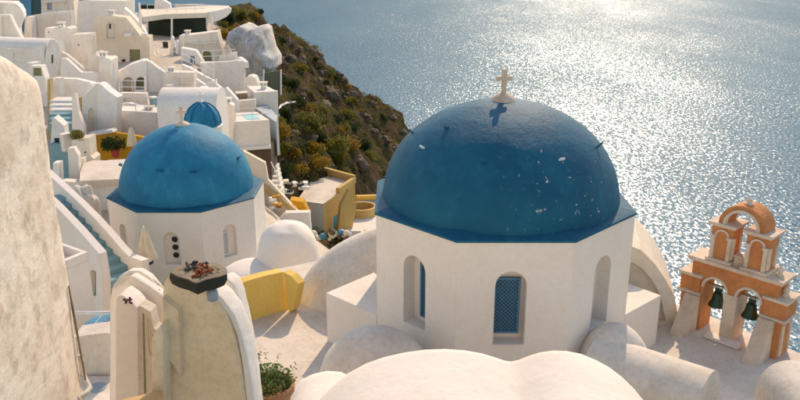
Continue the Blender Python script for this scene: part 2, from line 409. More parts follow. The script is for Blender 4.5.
for k, q in enumerate(hf):
    x, y, z = hv[q[0]]
    if x < (-10 - (y - 55) * .27 if y > 55 else -4) and z > -13 and y < 118: pm[k] = 1
hill.data.polygons.foreach_set('material_index', pm)
HZ = np.array([v[2] for v in hv]).reshape(ny, nx)
def ground(x, y):
    i = min(max((x - XS[0]), 0), nx - 2.001); j = min(max((y - YS[0]), 0), ny - 2.001); a, b = int(i), int(j); fx, fy = i - a, j - b
    return float(HZ[b, a] * (1 - fx) * (1 - fy) + HZ[b, a + 1] * fx * (1 - fy) + HZ[b + 1, a] * (1 - fx) * fy + HZ[b + 1, a + 1] * fx * fy)
def hit(px, py, ymin=50.0):
    d = ray(px, py); y = ymin
    while y < 210:
        p = CAM + d * (y / d.y)
        if p.z < ground(p.x, p.y): return p
        y += .4
    return None

# ================================================================ THE CHURCH WITH THE LARGE BLUE DOME
CC = Vector((2.41, 18.43, 0)); RO = 3.2; ZR = 3.91
def octv(c, r, k): a = R(-22.5 + 45 * k); return Vector((c.x + r * math.sin(a), c.y - r * math.cos(a), 0))
def lattice(pl, u0, u1, z0, z1, off, mat, name, parent, step=.09, wdt=.022, solid=None, topr=0):
    fr = MB(); t = .05
    def bx(ua, ub, za, zb, d=.03, mbx=None):
        mbx = mbx or fr
        v = [pl.at(u, z, off + k) for k in (0, d) for u, z in ((ua, za), (ub, za), (ub, zb), (ua, zb))]
        mbx.add(v, [(0, 1, 2, 3), (7, 6, 5, 4), (0, 4, 5, 1), (1, 5, 6, 2), (2, 6, 7, 3), (3, 7, 4, 0)])
    bx(u0, u0 + t, z0, z1, .045); bx(u1 - t, u1, z0, z1, .045); bx(u0 + t, u1 - t, z1 - t, z1, .044); bx(u0 + t, u1 - t, z0, z0 + t, .044)
    root = fr.ob(name, mat, parent)
    bar = MB(); W = u1 - u0 - 2 * t; H = z1 - z0 - 2 * t; ua, za = u0 + t, z0 + t
    def diag(sgn, c, o2):
        pts = []
        for u in (0, W):
            z = sgn * u + c
            if 0 <= z <= H: pts.append((u, z))
        for z in (0, H):
            u = (z - c) / sgn
            if 0 < u < W: pts.append((u, z))
        if len(pts) < 2: return
        (a, b), (c2, d2) = pts[:2]; L = math.hypot(c2 - a, d2 - b)
        if L < .03: return
        nu, nz = -(d2 - b) / L * wdt / 2, (c2 - a) / L * wdt / 2
        q = [(a + nu, b + nz), (c2 + nu, d2 + nz), (c2 - nu, d2 - nz), (a - nu, b - nz)]
        v = [pl.at(ua + u, za + z, off + k) for k in (o2, o2 + .012) for u, z in q]
        bar.add(v, [(0, 1, 2, 3), (7, 6, 5, 4), (0, 4, 5, 1), (1, 5, 6, 2), (2, 6, 7, 3), (3, 7, 4, 0)])
    c = -W
    while c < H + W: diag(1, c, .004); diag(-1, c + W, .018); c += step
    b = bar.ob('lattice', mat, root); b['kind'] = 'stuff'
    bk = MB(); v = [pl.at(u, z, off - .012 + k) for k in (0, .01) for u, z in ((u0, z0), (u1, z0), (u1, z1), (u0, z1))]
    bk.add(v, [(0, 1, 2, 3), (7, 6, 5, 4), (0, 4, 5, 1), (1, 5, 6, 2), (2, 6, 7, 3), (3, 7, 4, 0)]).ob('dark_backing', solid or DARKTEAL, root)
    return root
def drum(parent, c, r, zr, z0, niche, mat, hd, doors):
    """eight plastered faces, arched blind niches cut into those listed"""
    mb = MB(); planes = {}
    for k in range(8):
        a, b = octv(c, r, k), octv(c, r, k + 1); ln = (b - a).length
        pl = Plane((a + b) / 2, math.atan2(b.y - a.y, b.x - a.x)); planes[k] = pl
        hs = []
        if k in niche:
            w2, za, zb, u0 = niche[k]; h = [(u0 - w2, za)]
            for i in range(11): t = math.pi * i / 10; h.append((u0 - w2 * math.cos(t), zb - w2 + w2 * math.sin(t)))
            h.append((u0 + w2, za)); hs = [h]
        loops = [[Vector((u, z, 0)) for u, z in q] for q in [[(-ln / 2, z0), (ln / 2, z0), (ln / 2, zr), (-ln / 2, zr)]] + hs]
        flat = [q for lp in loops for q in lp]
        mb.add([pl.at(q.x, q.y) for q in flat], [tuple(t) for t in tessellate_polygon(loops)])
        for h in hs:
            m = len(h); vs = [pl.at(u, z) for u, z in h] + [pl.at(u, z, -hd) for u, z in h]
            th = tessellate_polygon([[Vector((u, z, 0)) for u, z in h]])
            mb.add(vs, [(i, (i + 1) % m, (i + 1) % m + m, i + m) for i in range(m)] + [(p + m, q + m, s + m) for p, q, s in th])
    link('drum', mb.v, mb.f, mat, parent, recalc=True)
    return planes
def dome(parent, c, r, b, z, mat, name='dome', n=72, m=30):
    mb = MB(); rr = []
    for k in range(m + 1):
        ph = R(89.3) * (1 - k / m); ring = []
        for i in range(n):
            th = 2 * math.pi * i / n; q = Vector((math.cos(ph) * math.cos(th), math.cos(ph) * math.sin(th), math.sin(ph)))
            s = 1 + .007 * noise.noise(q * 2.5 + c) + .003 * noise.noise(q * 9)
            ring.append(Vector((c.x + r * q.x * s, c.y + r * q.y * s, z + b * q.z * s)))
        rr.append(ring)
    rr.append([Vector((p.x, p.y, z - .3)) for p in rr[-1]])
    return mb.rings(rr).ob(name, mat, parent, True)
def cross(parent, c, z, h, mat, base_r, base_h, yaw=0):
    M = Matrix.Rotation(yaw, 3, 'Z'); t = h * .17
    bs = MB().lathe((c.x, c.y, z - .08), [(base_r * .55, -.06), (base_r, .02), (base_r * .98, .08), (base_r * .8, .08 + base_h * .5), (base_r * .4, .08 + base_h), (.02, .09 + base_h)], 28).ob('cross_base', mat, parent, True, 50)
    o = MB()
    zb = z + base_h - .05
    hw, ah = t / 2, h * .56
    prof = [(-hw, 0), (hw, 0), (hw, ah), (h * .3, ah), (h * .3, ah + t), (hw, ah + t), (hw, h), (-hw, h), (-hw, ah + t), (-h * .3, ah + t), (-h * .3, ah), (-hw, ah)]
    pl = Plane(c, yaw); slab_mesh(o, pl, [(u, zb + w_) for u, w_ in prof], [], t * .45, t * .45, 0)
    o.ob('cross', mat, parent)

ch = thing('domed_church', 'white octagonal church with large blue dome and small cross on top', 'church', (2.41, 18.43, 0))
nich = {k: (.335, 1.51, 3.23, -.06 if k == 0 else 0) for k in (0, 1, 2, 6, 7)}
PL = drum(ch, CC, RO, ZR, -1.5, nich, WHITE, .34, None)
# blue sloping rim of the octagon
rim = MB(); rr = []
for r_, z_ in ((RO + .035, ZR - .015), (RO + .035, ZR + .035), (RO - .05, ZR + .06), (2.7, ZR + .16)):
    rr.append([octv(CC, r_, k) + Vector((0, 0, z_)) for k in range(8)])
rim.rings(rr).ob('dome_rim', RIMB, ch)
dm = dome(ch, CC, 2.83, 2.34, ZR + .04, BLUE)
cross(ch, CC, ZR + .04 + 2.34, .60, TRIM, .29, .17, R(12))
def on_dome(px, py):                                   # where the pixel's ray meets the dome
    d = ray(px, py); c = Vector((CC.x, CC.y, ZR + .04)); s = Vector((1 / 2.83, 1 / 2.83, 1 / 2.34))
    o_ = Vector([(CAM[i] - c[i]) * s[i] for i in range(3)]); e = Vector([d[i] * s[i] for i in range(3)])
    a, b, cc = e.dot(e), o_.dot(e), o_.dot(o_) - 1; q = b * b - a * cc
    if q < 0: q = 0
    p = CAM + d * ((-b - math.sqrt(q)) / a); nr = Vector([(p[i] - c[i]) * s[i] * s[i] for i in range(3)]).normalized()
    return p, nr
for px, py, L, mt in ((413, 133, .16, RIMB), (423, 148, .10, WHITEP), (447, 128, .08, RIMB), (561, 160, .10, WHITEP), (597, 147, .22, RIMB), (484, 162, .07, RIMB)):
    p, nr = on_dome(px, py)
    sd_ = nr.cross(Vector((0, 0, 1))).normalized(); up = sd_.cross(nr).normalized()
    mb = MB(); M = Matrix((sd_, up, nr)).transposed()
    mb.box(p + nr * L * .35, (.13, .04, L * .8), M).ob('climbing_peg', mt, ch)
# windows: blue lattice panels in the niches
lattice(PL[0], -.06 - .335, -.06 + .24, 1.66, 2.98, -.29, BLUEDOOR, 'window', ch)
for k in (7, 6): lattice(PL[k], -.06, .33, 1.66, 2.98, -.29, BLUEDOOR, 'window', ch)
for k in (1, 2): lattice(PL[k], -.33, .06, 1.66, 2.98, -.29, BLUEDOOR, 'window', ch)
# side blocks continuing the diagonal faces
MB().prism([(-.548, 17.2), (-1.87, 18.42), (-.70, 19.7), (.1, 18.4)], -2, 1.36).ob('side_block', WHITE, ch)
MB().prism([(5.368, 17.2), (6.55, 18.28), (5.65, 19.3), (4.7, 18.4)], -2, 1.36).ob('side_block', WHITE, ch)
# half domes and vaults around the drum
ellipsoid(ch, 'half_dome', (-.15, 21.2, -.3), (2.95, 1.55, 2.45), CREAM, amp=.015, pw=1.22)
ellipsoid(ch, 'half_dome', (-.52, 15.35, .55), (1.28, 1.0, 1.42), CREAM, amp=.01)
ellipsoid(ch, 'half_dome', (4.75, 15.75, .55), (.85, .85, 1.3), CREAM, amp=.01)
vault(ch, 'vault', (4.3, 15.6, 0), (6.22, 14.05, 0), .72, .72, CREAM, .92, .02)
# near double vault
prof = [(285, 440), (305, 412), (330, 386), (348, 371), (366, 361), (385, 354), (405, 349.5), (425, 347), (445, 346.5), (465, 348), (482, 351), (496, 355), (505, 358), (511, 358.6), (518, 357), (528, 353), (540, 349.5), (553, 348), (566, 348.5), (580, 351), (595, 357), (608, 364), (621, 374), (634, 387), (645, 401), (655, 425), (660, 450)]
rr = []
base = [aty(x, y, 12.2) for x, y in prof]
for Y, dz in ((12.26, .16), (12.23, .07), (12.15, .02), (12.0, 0), (11.4, 0), (10.8, .0), (9.8, 0), (8.2, -.02)):
    rr.append([Vector((q.x * (1 + (dz * .02)), Y, q.z - dz + .025 * noise.noise(Vector((q.x * .8, Y * .8, 3))))) for q in base])
rr = [[Vector((r[0].x, r[0].y, -2))] + r + [Vector((r[-1].x, r[-1].y, -2))] for r in rr]
MB().rings(rr).ob('near_vault', WHITE, ch, True, 70)
vault(ch, 'small_vault', aty(322, 373, 13.2) * 1 - Vector((0, 0, 0)), aty(322, 373, 13.2) + Vector((-.25, -4, 0)), .55, .5, WHITE, 1.0, .02) if False else None
mbv = MB(); sv = [(283, 440), (287, 408), (292, 390), (300, 378), (312, 372), (326, 369), (340, 370), (351, 375), (356, 390), (362, 430)]
q0 = [aty(x, y, 13.4) for x, y in sv]
MB().rings([[Vector((p.x + .02 * k, Y, p.z - dz)) for p in q0] for k, (Y, dz) in enumerate(((13.45, .12), (13.38, .03), (13.2, 0), (12.2, 0), (10, 0)))]).ob('small_vault', WHITE, ch, True, 60)
# curved vault end beyond the drum, towards the bell tower
pl = Plane(aty(650, 290, 19.4), R(-12))
outer = [(600, 330), (604, 262), (615, 250), (628, 245), (641, 250), (655, 264), (666, 280), (675, 297), (680, 330)]
mb = MB(); slab_mesh(mb, pl, [pl.uv(*q) for q in outer], [[pl.uv(*q) for q in [(612, 322), (614, 280), (622, 268), (632, 262), (642, 268), (652, 280), (660, 294), (666, 322)]]], .0, 2.6, .22)
mb.ob('vault_end', WARM, ch)
# roof terrace the church stands on
FZ = 0.0
fl = [(3.0, 10.0), (9.0, 10.0), (10.6, 13.5), (10.3, 17.0), (9.95, 17.9), (8.35, 20.1), (7.2, 21.2), (3.0, 21.2)]
MB().prism(fl, -14, FZ).ob('bell_terrace', CREAM, ch)
p = aty(783, 385, 14.6); vault(ch, 'vault', (p.x, p.y, 0), (p.x + .5, 11.0, 0), .62, aty(783, 362, 14.6).z - p.z + .05, CREAM, p.z, .03)
MB().prism([(-9.5, 8), (2.99, 8), (2.99, 24), (-2.2, 24), (-7.2, 21.2), (-9.5, 17.0)], -12, .0).ob('church_terrace', FLOORM, ch)

# ================================================================ BELL TOWER
bt = thing('bell_tower', 'orange plaster bell tower with cream trim, two bell arches and arched crown', 'bell tower', tuple(aty(715, 332, 16.6)))
TP = atz(681, 324, FZ)
TY = R(-47); TS = .98
tu = Vector((math.cos(TY), math.sin(TY), 0)); tn = Vector((math.sin(TY), -math.cos(TY), 0))   # tn points to the viewer side
class TowerPlane(Plane):
    def at(s, u, z, off=0): return Plane.at(s, u * TS, FZ + (z - FZ) * TS, off * TS)
tpl = TowerPlane(TP, TY)
def tower(name, outer, holes, front, back, mat, hd=.0, parent=None):
    mb = MB(); loops = [[Vector((u, z, 0)) for u, z in lp] for lp in [outer] + holes]; flat = [q for l in loops for q in l]; N = len(flat)
    tr = tessellate_polygon(loops)
    vs = [tpl.at(q.x, q.y + FZ, front) for q in flat] + [tpl.at(q.x, q.y + FZ, -back) for q in flat]
    fs = [tuple(t) for t in tr] + [(a + N, c + N, b + N) for a, b, c in tr]; k = 0
    for l in loops:
        m = len(l); fs += [(k + i, k + (i + 1) % m, k + (i + 1) % m + N, k + i + N) for i in range(m)]; k += m
    mb.add(vs, fs); return mb.ob(name, mat, parent or bt)
def tarch(u0, u1, z0, zs, n=12, k=1.0):
    c, r = (u0 + u1) / 2, (u1 - u0) / 2
    return [(u0, z0)] + [(c - r * math.cos(math.pi * i / n), zs + k * r * math.sin(math.pi * i / n)) for i in range(n + 1)] + [(u1, z0)]
def ring_arch(u0, u1, zs, t, n=14):
    c, r = (u0 + u1) / 2, (u1 - u0) / 2
    return [(c - (r + t) * math.cos(math.pi * i / n), zs + (r + t) * math.sin(math.pi * i / n)) for i in range(n + 1)] + [(c + (r - .002) * math.cos(math.pi * i / n), zs + (r - .002) * math.sin(math.pi * i / n)) for i in range(n + 1)]
TW = 2.5; TB = .62                                        # width, thickness
A1, A2 = (.50, 1.10), (1.40, 2.00)
ho = []
body = [(0, 0), (A1[0], 0)] + tarch(A1[0], A1[1], 0, 1.30)[1:-1] + [(A1[1], 0), (A2[0], 0)] + tarch(A2[0], A2[1], 0, 1.30)[1:-1] + [(A2[1], 0), (TW, 0), (TW, 1.55), (TW - .12, 1.55), (TW - .12, 1.98), (.12, 1.98), (.12, 1.55), (0, 1.55)]
tower('lower_tier', body, [], 0, TB, ORANGE)
for a in (A1, A2): tower('arch_trim', ring_arch(a[0], a[1], 1.30, .065), [], .035, .02, TRIM)
tower('cornice', [(.02, 1.98), (TW - .02, 1.98), (TW + .02, 2.05), (TW - .0, 2.08), (.0, 2.08), (-.02, 2.05)], [], .09, TB + .09, TRIM)
for a, b in ((-.14, .40), (TW - .40, TW + .14)):
    tower('shoulder', [(a, 1.1), (b, 1.1), (b, 1.52), (a, 1.52)] if a < 0 else [(a, 1.1), (b, 1.1), (b, 1.52), (a, 1.52)], [], .05, TB + .05, ORANGE)
    tower('shoulder_cornice', [(a - .05, 1.521), (b + .05, 1.521), (b + .05, 1.60), (a - .05, 1.60)], [], .10, TB + .10, TRIM)
    tower('shoulder_cornice', [(a - .05, 1.03), (b + .05, 1.03), (b + .05, 1.10), (a - .05, 1.10)], [], .10, TB + .10, TRIM)
    tower('outer_pier', [(a + .05, 0), (b - .05, 0), (b - .05, 1.03), (a + .05, 1.03)], [], .03, TB + .03, ORANGE)
tower('center_column', [(A1[1] - .02, 0), (A2[0] + .02, 0), (A2[0] + .02, 1.30), (A1[1] - .02, 1.30)], [], .03, TB + .03, TRIM)
tower('column_plinth', [(A1[1] - .30, .02), (A2[0] + .34, .02), (A2[0] + .34, .10), (A1[1] - .30, .10)], [], .30, -.03, WHITE)
# sloping buttresses in front
for u in (.26, 2.24):
    mb = MB(); wv = .19
    v = [tpl.at(u + s * wv, FZ + z, off) for s in (-1, 1) for z, off in ((-.05, .02), (-.05, .78), (1.02, .16), (1.02, .02))]
    mb.add(v, [(0, 1, 2, 3), (7, 6, 5, 4), (0, 4, 5, 1), (1, 5, 6, 2), (2, 6, 7, 3), (3, 7, 4, 0)]).ob('buttress', TRIM, bt)
for off in (-.06, -.52):
    MB().box(tpl.at(TW + .11, .50 * 1.0, off), (.07, .09, .86), Matrix.Rotation(TY, 3, 'Z') * TS).ob('side_pilaster', TRIM, bt)
MB().tube([tpl.at(TW + .10, .98 + .0, -.06)] + [tpl.at(TW + .10, .80 + .14 * math.sin(math.pi * i / 8), -.06 - .46 * i / 8) for i in range(9)], .025, 6).ob('side_arch', TRIM, bt)
# upper tier: two small turrets joined by an arch
UZ = 2.08
for u0 in (.50, 1.42):
    u1 = u0 + .58
    tw_ = tower('turret', [(u0, UZ), (u1, UZ), (u1, UZ + .98), (u0, UZ + .98)], [tarch(u0 + .17, u1 - .17, UZ + .10, UZ + .58)] if False else [], -.04, TB - .04, ORANGE)
    for ua in (u0 + .02, u1 - .12): tower('pilaster', [(ua, UZ + .09), (ua + .10, UZ + .09), (ua + .10, UZ + .66), (ua, UZ + .66)], [], .015, .1, TRIM, parent=tw_)
    for ua in (u0 - .0, u1 - .15): tower('capital', [(ua, UZ + .661), (ua + .15, UZ + .661), (ua + .15, UZ + .73), (ua, UZ + .73)], [], .04, .1, TRIM, parent=tw_)
    tower('blind_arch', ring_arch(u0 + .14, u1 - .14, UZ + .70, .05, 10), [], .0, .08, TRIM, parent=tw_)
    tower('turret_base', [(u0 - .05, UZ + .001), (u1 + .05, UZ + .001), (u1 + .05, UZ + .085), (u0 - .05, UZ + .085)], [], .05, TB + .05, TRIM, parent=tw_)
    tower('turret_cornice', [(u0 - .06, UZ + .981), (u1 + .06, UZ + .981), (u1 + .09, UZ + 1.07), (u0 - .09, UZ + 1.07)], [], .07, TB + .07, TRIM, parent=tw_)
    for sgn in (0, 1):                                   # pilasters on the visible side
        pp = tpl.at(u1 + .012, 0, -.08 - sgn * .38)
        MB().box(pp + Vector((0, 0, FZ + UZ + .38)), (.05, .10, .58), Matrix.Rotation(TY, 3, 'Z') * TS).ob('side_pilaster', TRIM, tw_)
zc = UZ + 1.07; ri = .40; cu = 1.25
arc = [(cu - (ri + .20) * math.cos(math.pi * i / 18), zc + (ri + .17) * math.sin(math.pi * i / 18)) for i in range(19)] + [(cu + ri * math.cos(math.pi * i / 18), zc + ri * math.sin(math.pi * i / 18)) for i in range(19)]
tower('crown_arch', arc, [], -.02, TB - .02, ORANGE)
tower('arch_trim', ring_arch(cu - ri, cu + ri, zc, .07, 18), [], .03, .1, TRIM)
pp = tpl.at(cu, FZ + zc + ri + .16, -.28)
MB().lathe(pp, [(.10, 0), (.12, .04), (.06, .08), (.075, .13), (.02, .18)], 12).ob('finial', TRIM, bt, True, 40)
MB().box(tpl.at(cu + .02, FZ + UZ + .12, -.20), (.26, .20, .24), Matrix.Rotation(TY, 3, 'Z') * TS).box(tpl.at(cu + .02, FZ + UZ + .265, -.20), (.32, .26, .05), Matrix.Rotation(TY, 3, 'Z') * TS).ob('small_pedestal', TRIM, bt)
for u, z in ((2.25, UZ), (2.46, 1.6)):
    pp = tpl.at(u, FZ + z, -.30); MB().lathe(pp, [(.09, 0), (.10, .03), (.05, .08), (.085, .14), (.05, .21), (.015, .25)], 10).ob('finial', TRIM, bt, True, 40)
for i, (a, lab) in enumerate(((A1, 'green bronze bell hanging in the bell arch beside the blue dome'), (A2, 'green bronze bell hanging in the bell arch over the sea side'))):
    c = tpl.at((a[0] + a[1]) / 2, FZ + .98, -.25)
    b = thing('bronze_bell', lab, 'bell', tuple(c), 'bells of the orange tower')
    MB().lathe(c, [(.215, -.22), (.225, -.205), (.20, -.15), (.155, -.06), (.135, .05), (.125, .13), (.09, .175), (.02, .19)], 24, Matrix.Identity(3) * TS).ob('bell_body', BRONZE, b, True, 50)
    MB().box(c + Vector((0, 0, .21)), (.17, .08, .16), Matrix.Rotation(TY, 3, 'Z') * TS).ob('bell_crown', BRONZE, b)
    MB().tube([tpl.at(a[0] - .05, FZ + 1.33, -.25), tpl.at(a[1] + .05, FZ + 1.33, -.25)], .03).ob('bell_beam', WOOD, b)
    MB().tube([c + Vector((0, 0, .1)), c + Vector((0, 0, -.26))], [.015, .035]).ob('clapper', BRONZE, b)

# ================================================================ SECOND CHURCH (small blue dome) AND CUPOLA
C2 = Vector((-9.7, 34.85, 0)); R2 = 3.5; Z2 = -1.13
c2 = thing('domed_church', 'white octagonal chapel with pale blue dome beside the teal shaded stairs', 'church', (C2.x, C2.y, -6))
P2 = drum(c2, C2, R2, Z2, -9, {0: (.33, -3.5, -2.03, -.0), 7: (.33, -3.5, -2.03, -.1), 1: (.33, -3.5, -2.03, 0), 6: (.33, -3.5, -2.03, 0)}, WHITE, .22, None)
rr = [[octv(C2, r_, k) + Vector((0, 0, z_)) for k in range(8)] for r_, z_ in ((R2 + .03, Z2 - .01), (R2 + .03, Z2 + .04), (R2 - .05, Z2 + .07), (2.9, Z2 + .14))]
MB().rings(rr).ob('dome_rim', RIMB, c2)
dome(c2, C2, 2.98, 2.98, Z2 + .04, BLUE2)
cross(c2, C2, Z2 + 3.02, .74, TRIM, .33, .14, R(8))
lattice(P2[1], -.31, .02, -3.45, -2.35, -.19, WHITEP, 'window', c2, .10, .03)
for i, z in enumerate((-2.42, -2.78, -3.14)):
    M = Matrix((P2[0].t, Vector((0, 0, 1)), P2[0].n)).transposed()
    MB().lathe(P2[0].at(.09, z, -.215), [(.13, 0), (.13, .012)], 16, M).ob('round_opening', DARK, c2)
for a, px, py in ((-1, 122, 165), (1, 193, 172), (0, 160, 171), (2, 238, 158)):
    d = ray(px, py); c = Vector((C2.x, C2.y, Z2 + .04)); o_ = CAM - c; b = o_.dot(d); A_ = d.dot(d); q = b * b - A_ * (o_.dot(o_) - 2.98 ** 2)
    p = CAM + d * ((-b - math.sqrt(max(q, 0))) / A_); nr = (p - c).normalized(); s_ = nr.cross(Vector((0, 0, 1))).normalized(); u_ = s_.cross(nr)
    MB().box(p + nr * .06, (.26, .07, .16), Matrix((s_, u_, nr)).transposed()).ob('climbing_peg', RIMB, c2)
# wedge buttress and low vaults at its foot
MB().prism([atz(x, y, -4.2) for x, y in ((252, 262), (262, 240), (292, 258), (272, 276))], -9, -4.2).ob('wedge_buttress', WHITE, c2)
p = aty(247, 300, 24.5); ellipsoid(c2, 'low_vault', (p.x, p.y + 1, p.z), (1.15, 1.2, aty(247, 275, 24.5).z - p.z), WHITE, amp=.02, pw=.75)
p = aty(286, 282, 25.5); ellipsoid(c2, 'low_vault', (p.x, p.y + .8, p.z), (1.12, 1.1, aty(286, 231, 25.5).z - p.z), WHITE, amp=.04, pw=.72)

cu = thing('domed_cupola', 'tiny blue cupola with cross behind the small blue dome', 'cupola', tuple(aty(203, 128, 43)))
cb = aty(203, 126, 43)
mb = MB().lathe(cb, [(1.02, -1.6), (1.02, -.05), (1.08, -.03), (1.08, .05), (.95, .08)], 16).ob('drum', VILLAGE, cu)
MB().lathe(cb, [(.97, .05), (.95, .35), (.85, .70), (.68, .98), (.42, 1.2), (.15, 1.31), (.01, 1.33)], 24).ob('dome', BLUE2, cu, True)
for i in range(8):
    a = 2 * math.pi * i / 8 + .3; MB().tube([cb + Vector((r * math.cos(a), r * math.sin(a), z)) for r, z in ((.99, .1), (.97, .37), (.87, .72), (.69, 1.0), (.43, 1.22), (.1, 1.33))], .045, 6).ob('rib', BLUE2, cu)
cross(cu, cb + Vector((0, 0, 0)), cb.z + 1.34, .55, WHITEP, .14, .08)
cv = thing('vaulted_house', 'white barrel vaulted chapel hall behind the tiny blue cupola', 'house', tuple(aty(190, 112, 47)))
p = aty(192, 110, 47.5)
vault(cv, 'vault', (p.x - 1.75, p.y + .3, 0), (p.x + 1.75, p.y + .3, 0), 1.5, 1.15, VILLAGE, p.z + .15)

# ================================================================ NEAR STRUCTURES, LEFT
def wallring(s, far, tang, nrm, top, thick, amp):
    ring = []
    prof = [(0, -3.0)] + [(0, -3 + (top - .25 + 3) * i / 46) for i in range(1, 47)] + [(-.04, top - .12), (-.13, top - .03), (-.28, top), (-.6, top + .02), (-thick, top - .1), (-thick, -3)]
    for off, z in prof:
        p = far + tang * s + nrm * off
        p = Vector((p.x, p.y, z))
        p += nrm * (amp * noise.noise(Vector((s * 1.1, z * .9, 0))) + amp * .45 * noise.noise(Vector((s * 3.7, z * 3.1, 5))) + (.02 if off else 0))
        if off < -.01: p.z += amp * noise.noise(Vector((s * 2, off, 8)))
        ring.append(p)
    return ring
al = R(8); wn_ = Vector((math.cos(al), math.sin(al), 0)); wt = Vector((math.sin(al), -math.cos(al), 0))
bw = thing('plaster_wall', 'tall weathered cream plaster wall with rounded top and grey streaks', 'wall', (-4.06, 9.0, 0))
ss = [-.10, -.07, -.02, .05] + [.05 + 6.5 * i / 70 for i in range(1, 71)]
rr = []
for s in ss:
    k = max(0, -s) * 1.6; ring = wallring(s, Vector((-4.07, 9, 0)), wt, wn_, 8.52 + min(s, 2.5) * .40 - k, 1.6, .02)
    if s < .04: ring = [q - wn_ * (k * .9) for q in ring]
    rr.append(ring)
MB().rings(rr).ob('wall_body', OLDWALL, bw, True, 60)
def onwall(px, py, off=.03):
    d = ray(px, py); fp = Vector((-4.07, 9, 0)); k = (fp - CAM).dot(wn_) / d.dot(wn_); return CAM + d * k + wn_ * off
MB().tube([onwall(66, 286), onwall(70, 308), onwall(74, 330), onwall(78, 352), onwall(83, 380)], [.010, .016, .016, .013, .012], 6).ob('rust_strip', WOOD, bw)
dp = thing('drain_pipe', 'bent grey drain pipe along the foot of the weathered wall', 'pipe', tuple(aty(95, 380, 9.6)))
MB().tube([aty(78, 356, 9.3), aty(82, 362, 9.4), aty(83, 372, 9.4), aty(86, 380, 9.35), aty(90, 388, 9.2), aty(86, 393, 9.0), aty(78, 397, 8.8), aty(70, 406, 8.6)], .035, 8).ob('pipe', PIPE, dp, True)
MB().tube([aty(71, 394, 8.7), aty(79, 402, 8.7)], .05, 8).ob('pipe_joint', PIPE, dp)

gp = thing('garden_post', 'stained cream plaster post carrying a flat stone slab', 'post', tuple(aty(205, 420, 8.3)))
def noisy_slab(parent, name, poly, Y, yaw, depth, mat, amp=.02, bev=.06, sub=3, ref=None):
    ref = ref or poly[0]; pl = Plane(aty(ref[0], ref[1], Y), R(yaw)); mb = MB(); slab_mesh(mb, pl, [pl.uv(*q) for q in poly], [], 0, depth, 0)
    me = bpy.data.meshes.new(name); me.from_pydata([tuple(v) for v in mb.v], [], mb.f); bm = bmesh.new(); bm.from_mesh(me)
    bmesh.ops.remove_doubles(bm, verts=bm.verts, dist=1e-5); bmesh.ops.dissolve_limit(bm, angle_limit=R(2), verts=bm.verts, edges=bm.edges)
    bmesh.ops.recalc_face_normals(bm, faces=bm.faces)
    bmesh.ops.bevel(bm, geom=list(bm.edges), offset=bev, segments=3, affect='EDGES', profile=.5, clamp_overlap=True)
    bmesh.ops.triangulate(bm, faces=bm.faces)
    for _ in range(sub): bmesh.ops.subdivide_edges(bm, edges=[e for e in bm.edges if e.calc_length() > .14], cuts=1, use_grid_fill=True); bmesh.ops.triangulate(bm, faces=bm.faces)
    bm.normal_update()
    for v in bm.verts: v.co += v.normal * (amp * noise.noise(v.co * 2.2) + amp * .5 * noise.noise(v.co * 6.5))
    bm.to_mesh(me); bm.free(); me.materials.append(mat)
    for f in me.polygons: f.use_smooth = True
    o = bpy.data.objects.new(name, me); C.objects.link(o); attach(o, parent); return pl
noisy_slab(gp, 'post_body', [(160, 640), (161, 300), (163, 284), (168, 276), (190, 280), (207, 291), (217, 301), (228, 317), (236, 340), (241, 366), (245, 400), (252, 640)], 8.3, -10, .3, OLDC, .012, .03, 4, (161, 300))
crv = [(204, 289), (210, 296), (219, 303), (229, 317), (236.5, 336), (241, 358), (245, 385), (249, 420), (255, 500), (262, 640)]
noisy_slab(gp, 'rim', crv + [(270, 640), (262, 500), (256, 420), (251.5, 385), (246.5, 357), (241, 334), (233, 314), (222, 299), (213, 292), (207, 286)], 8.22, -10, .3, WHITE, .008, .02, 3, (210, 296))
noisy_slab(gp, 'flank', [(200, 640), (200, 288), (214, 283), (226, 279), (233, 284), (238, 296), (242, 312), (247, 335), (252, 365), (258, 410), (270, 640)], 8.62, -10, .25, WHITE, .012, .03, 3, (214, 283))
pl = Plane(aty(161, 300, 8.22), R(-10)); mb = MB()
slab_mesh(mb, pl, [pl.uv(*q) for q in ((163.5, 297), (179, 310), (181.5, 376), (165.5, 352))], [], .02, .12, 0); mb.ob('raised_panel', TAN, gp)
noisy_slab(gp, 'side_post', [(152, 640), (151.5, 340), (154, 334), (160, 326), (163, 334), (164, 400), (166, 640)], 8.12, -10, .2, TAN, .006, .015, 3)
for px in (155, 158, 161): MB().tube([aty(px - 2, 336, 8.08), aty(px + 2, 330, 8.08), aty(px + 1, 344, 8.08)], .006, 5).ob('lattice_stick', WOOD, gp)
MB().add([aty(120, 400, 8.0), aty(162, 390, 8.0), aty(164, 396, 7.7), aty(118, 410, 7.7)] + [aty(120, 403, 8.0), aty(162, 393, 8.0), aty(164, 399, 7.7), aty(118, 413, 7.7)], [(0, 1, 2, 3), (7, 6, 5, 4), (0, 4, 5, 1), (1, 5, 6, 2), (2, 6, 7, 3), (3, 7, 4, 0)]).ob('plank', GOLDWOOD, gp)
ss_ = thing('stone_slab', 'dark flat stone slab with broken rim resting on the stained post', 'slab', tuple(atz(198, 272, 6.5)))
top = [(169, 271), (176, 266), (188, 263), (204, 260.5), (216, 262), (226, 267), (226, 273), (219, 276), (206, 279), (196, 282), (186, 279), (176, 275)]
zt = 6.52; pts = [atz(x, y, zt) for x, y in top]; cn = sum(pts, Vector()) / len(pts)
rr = []
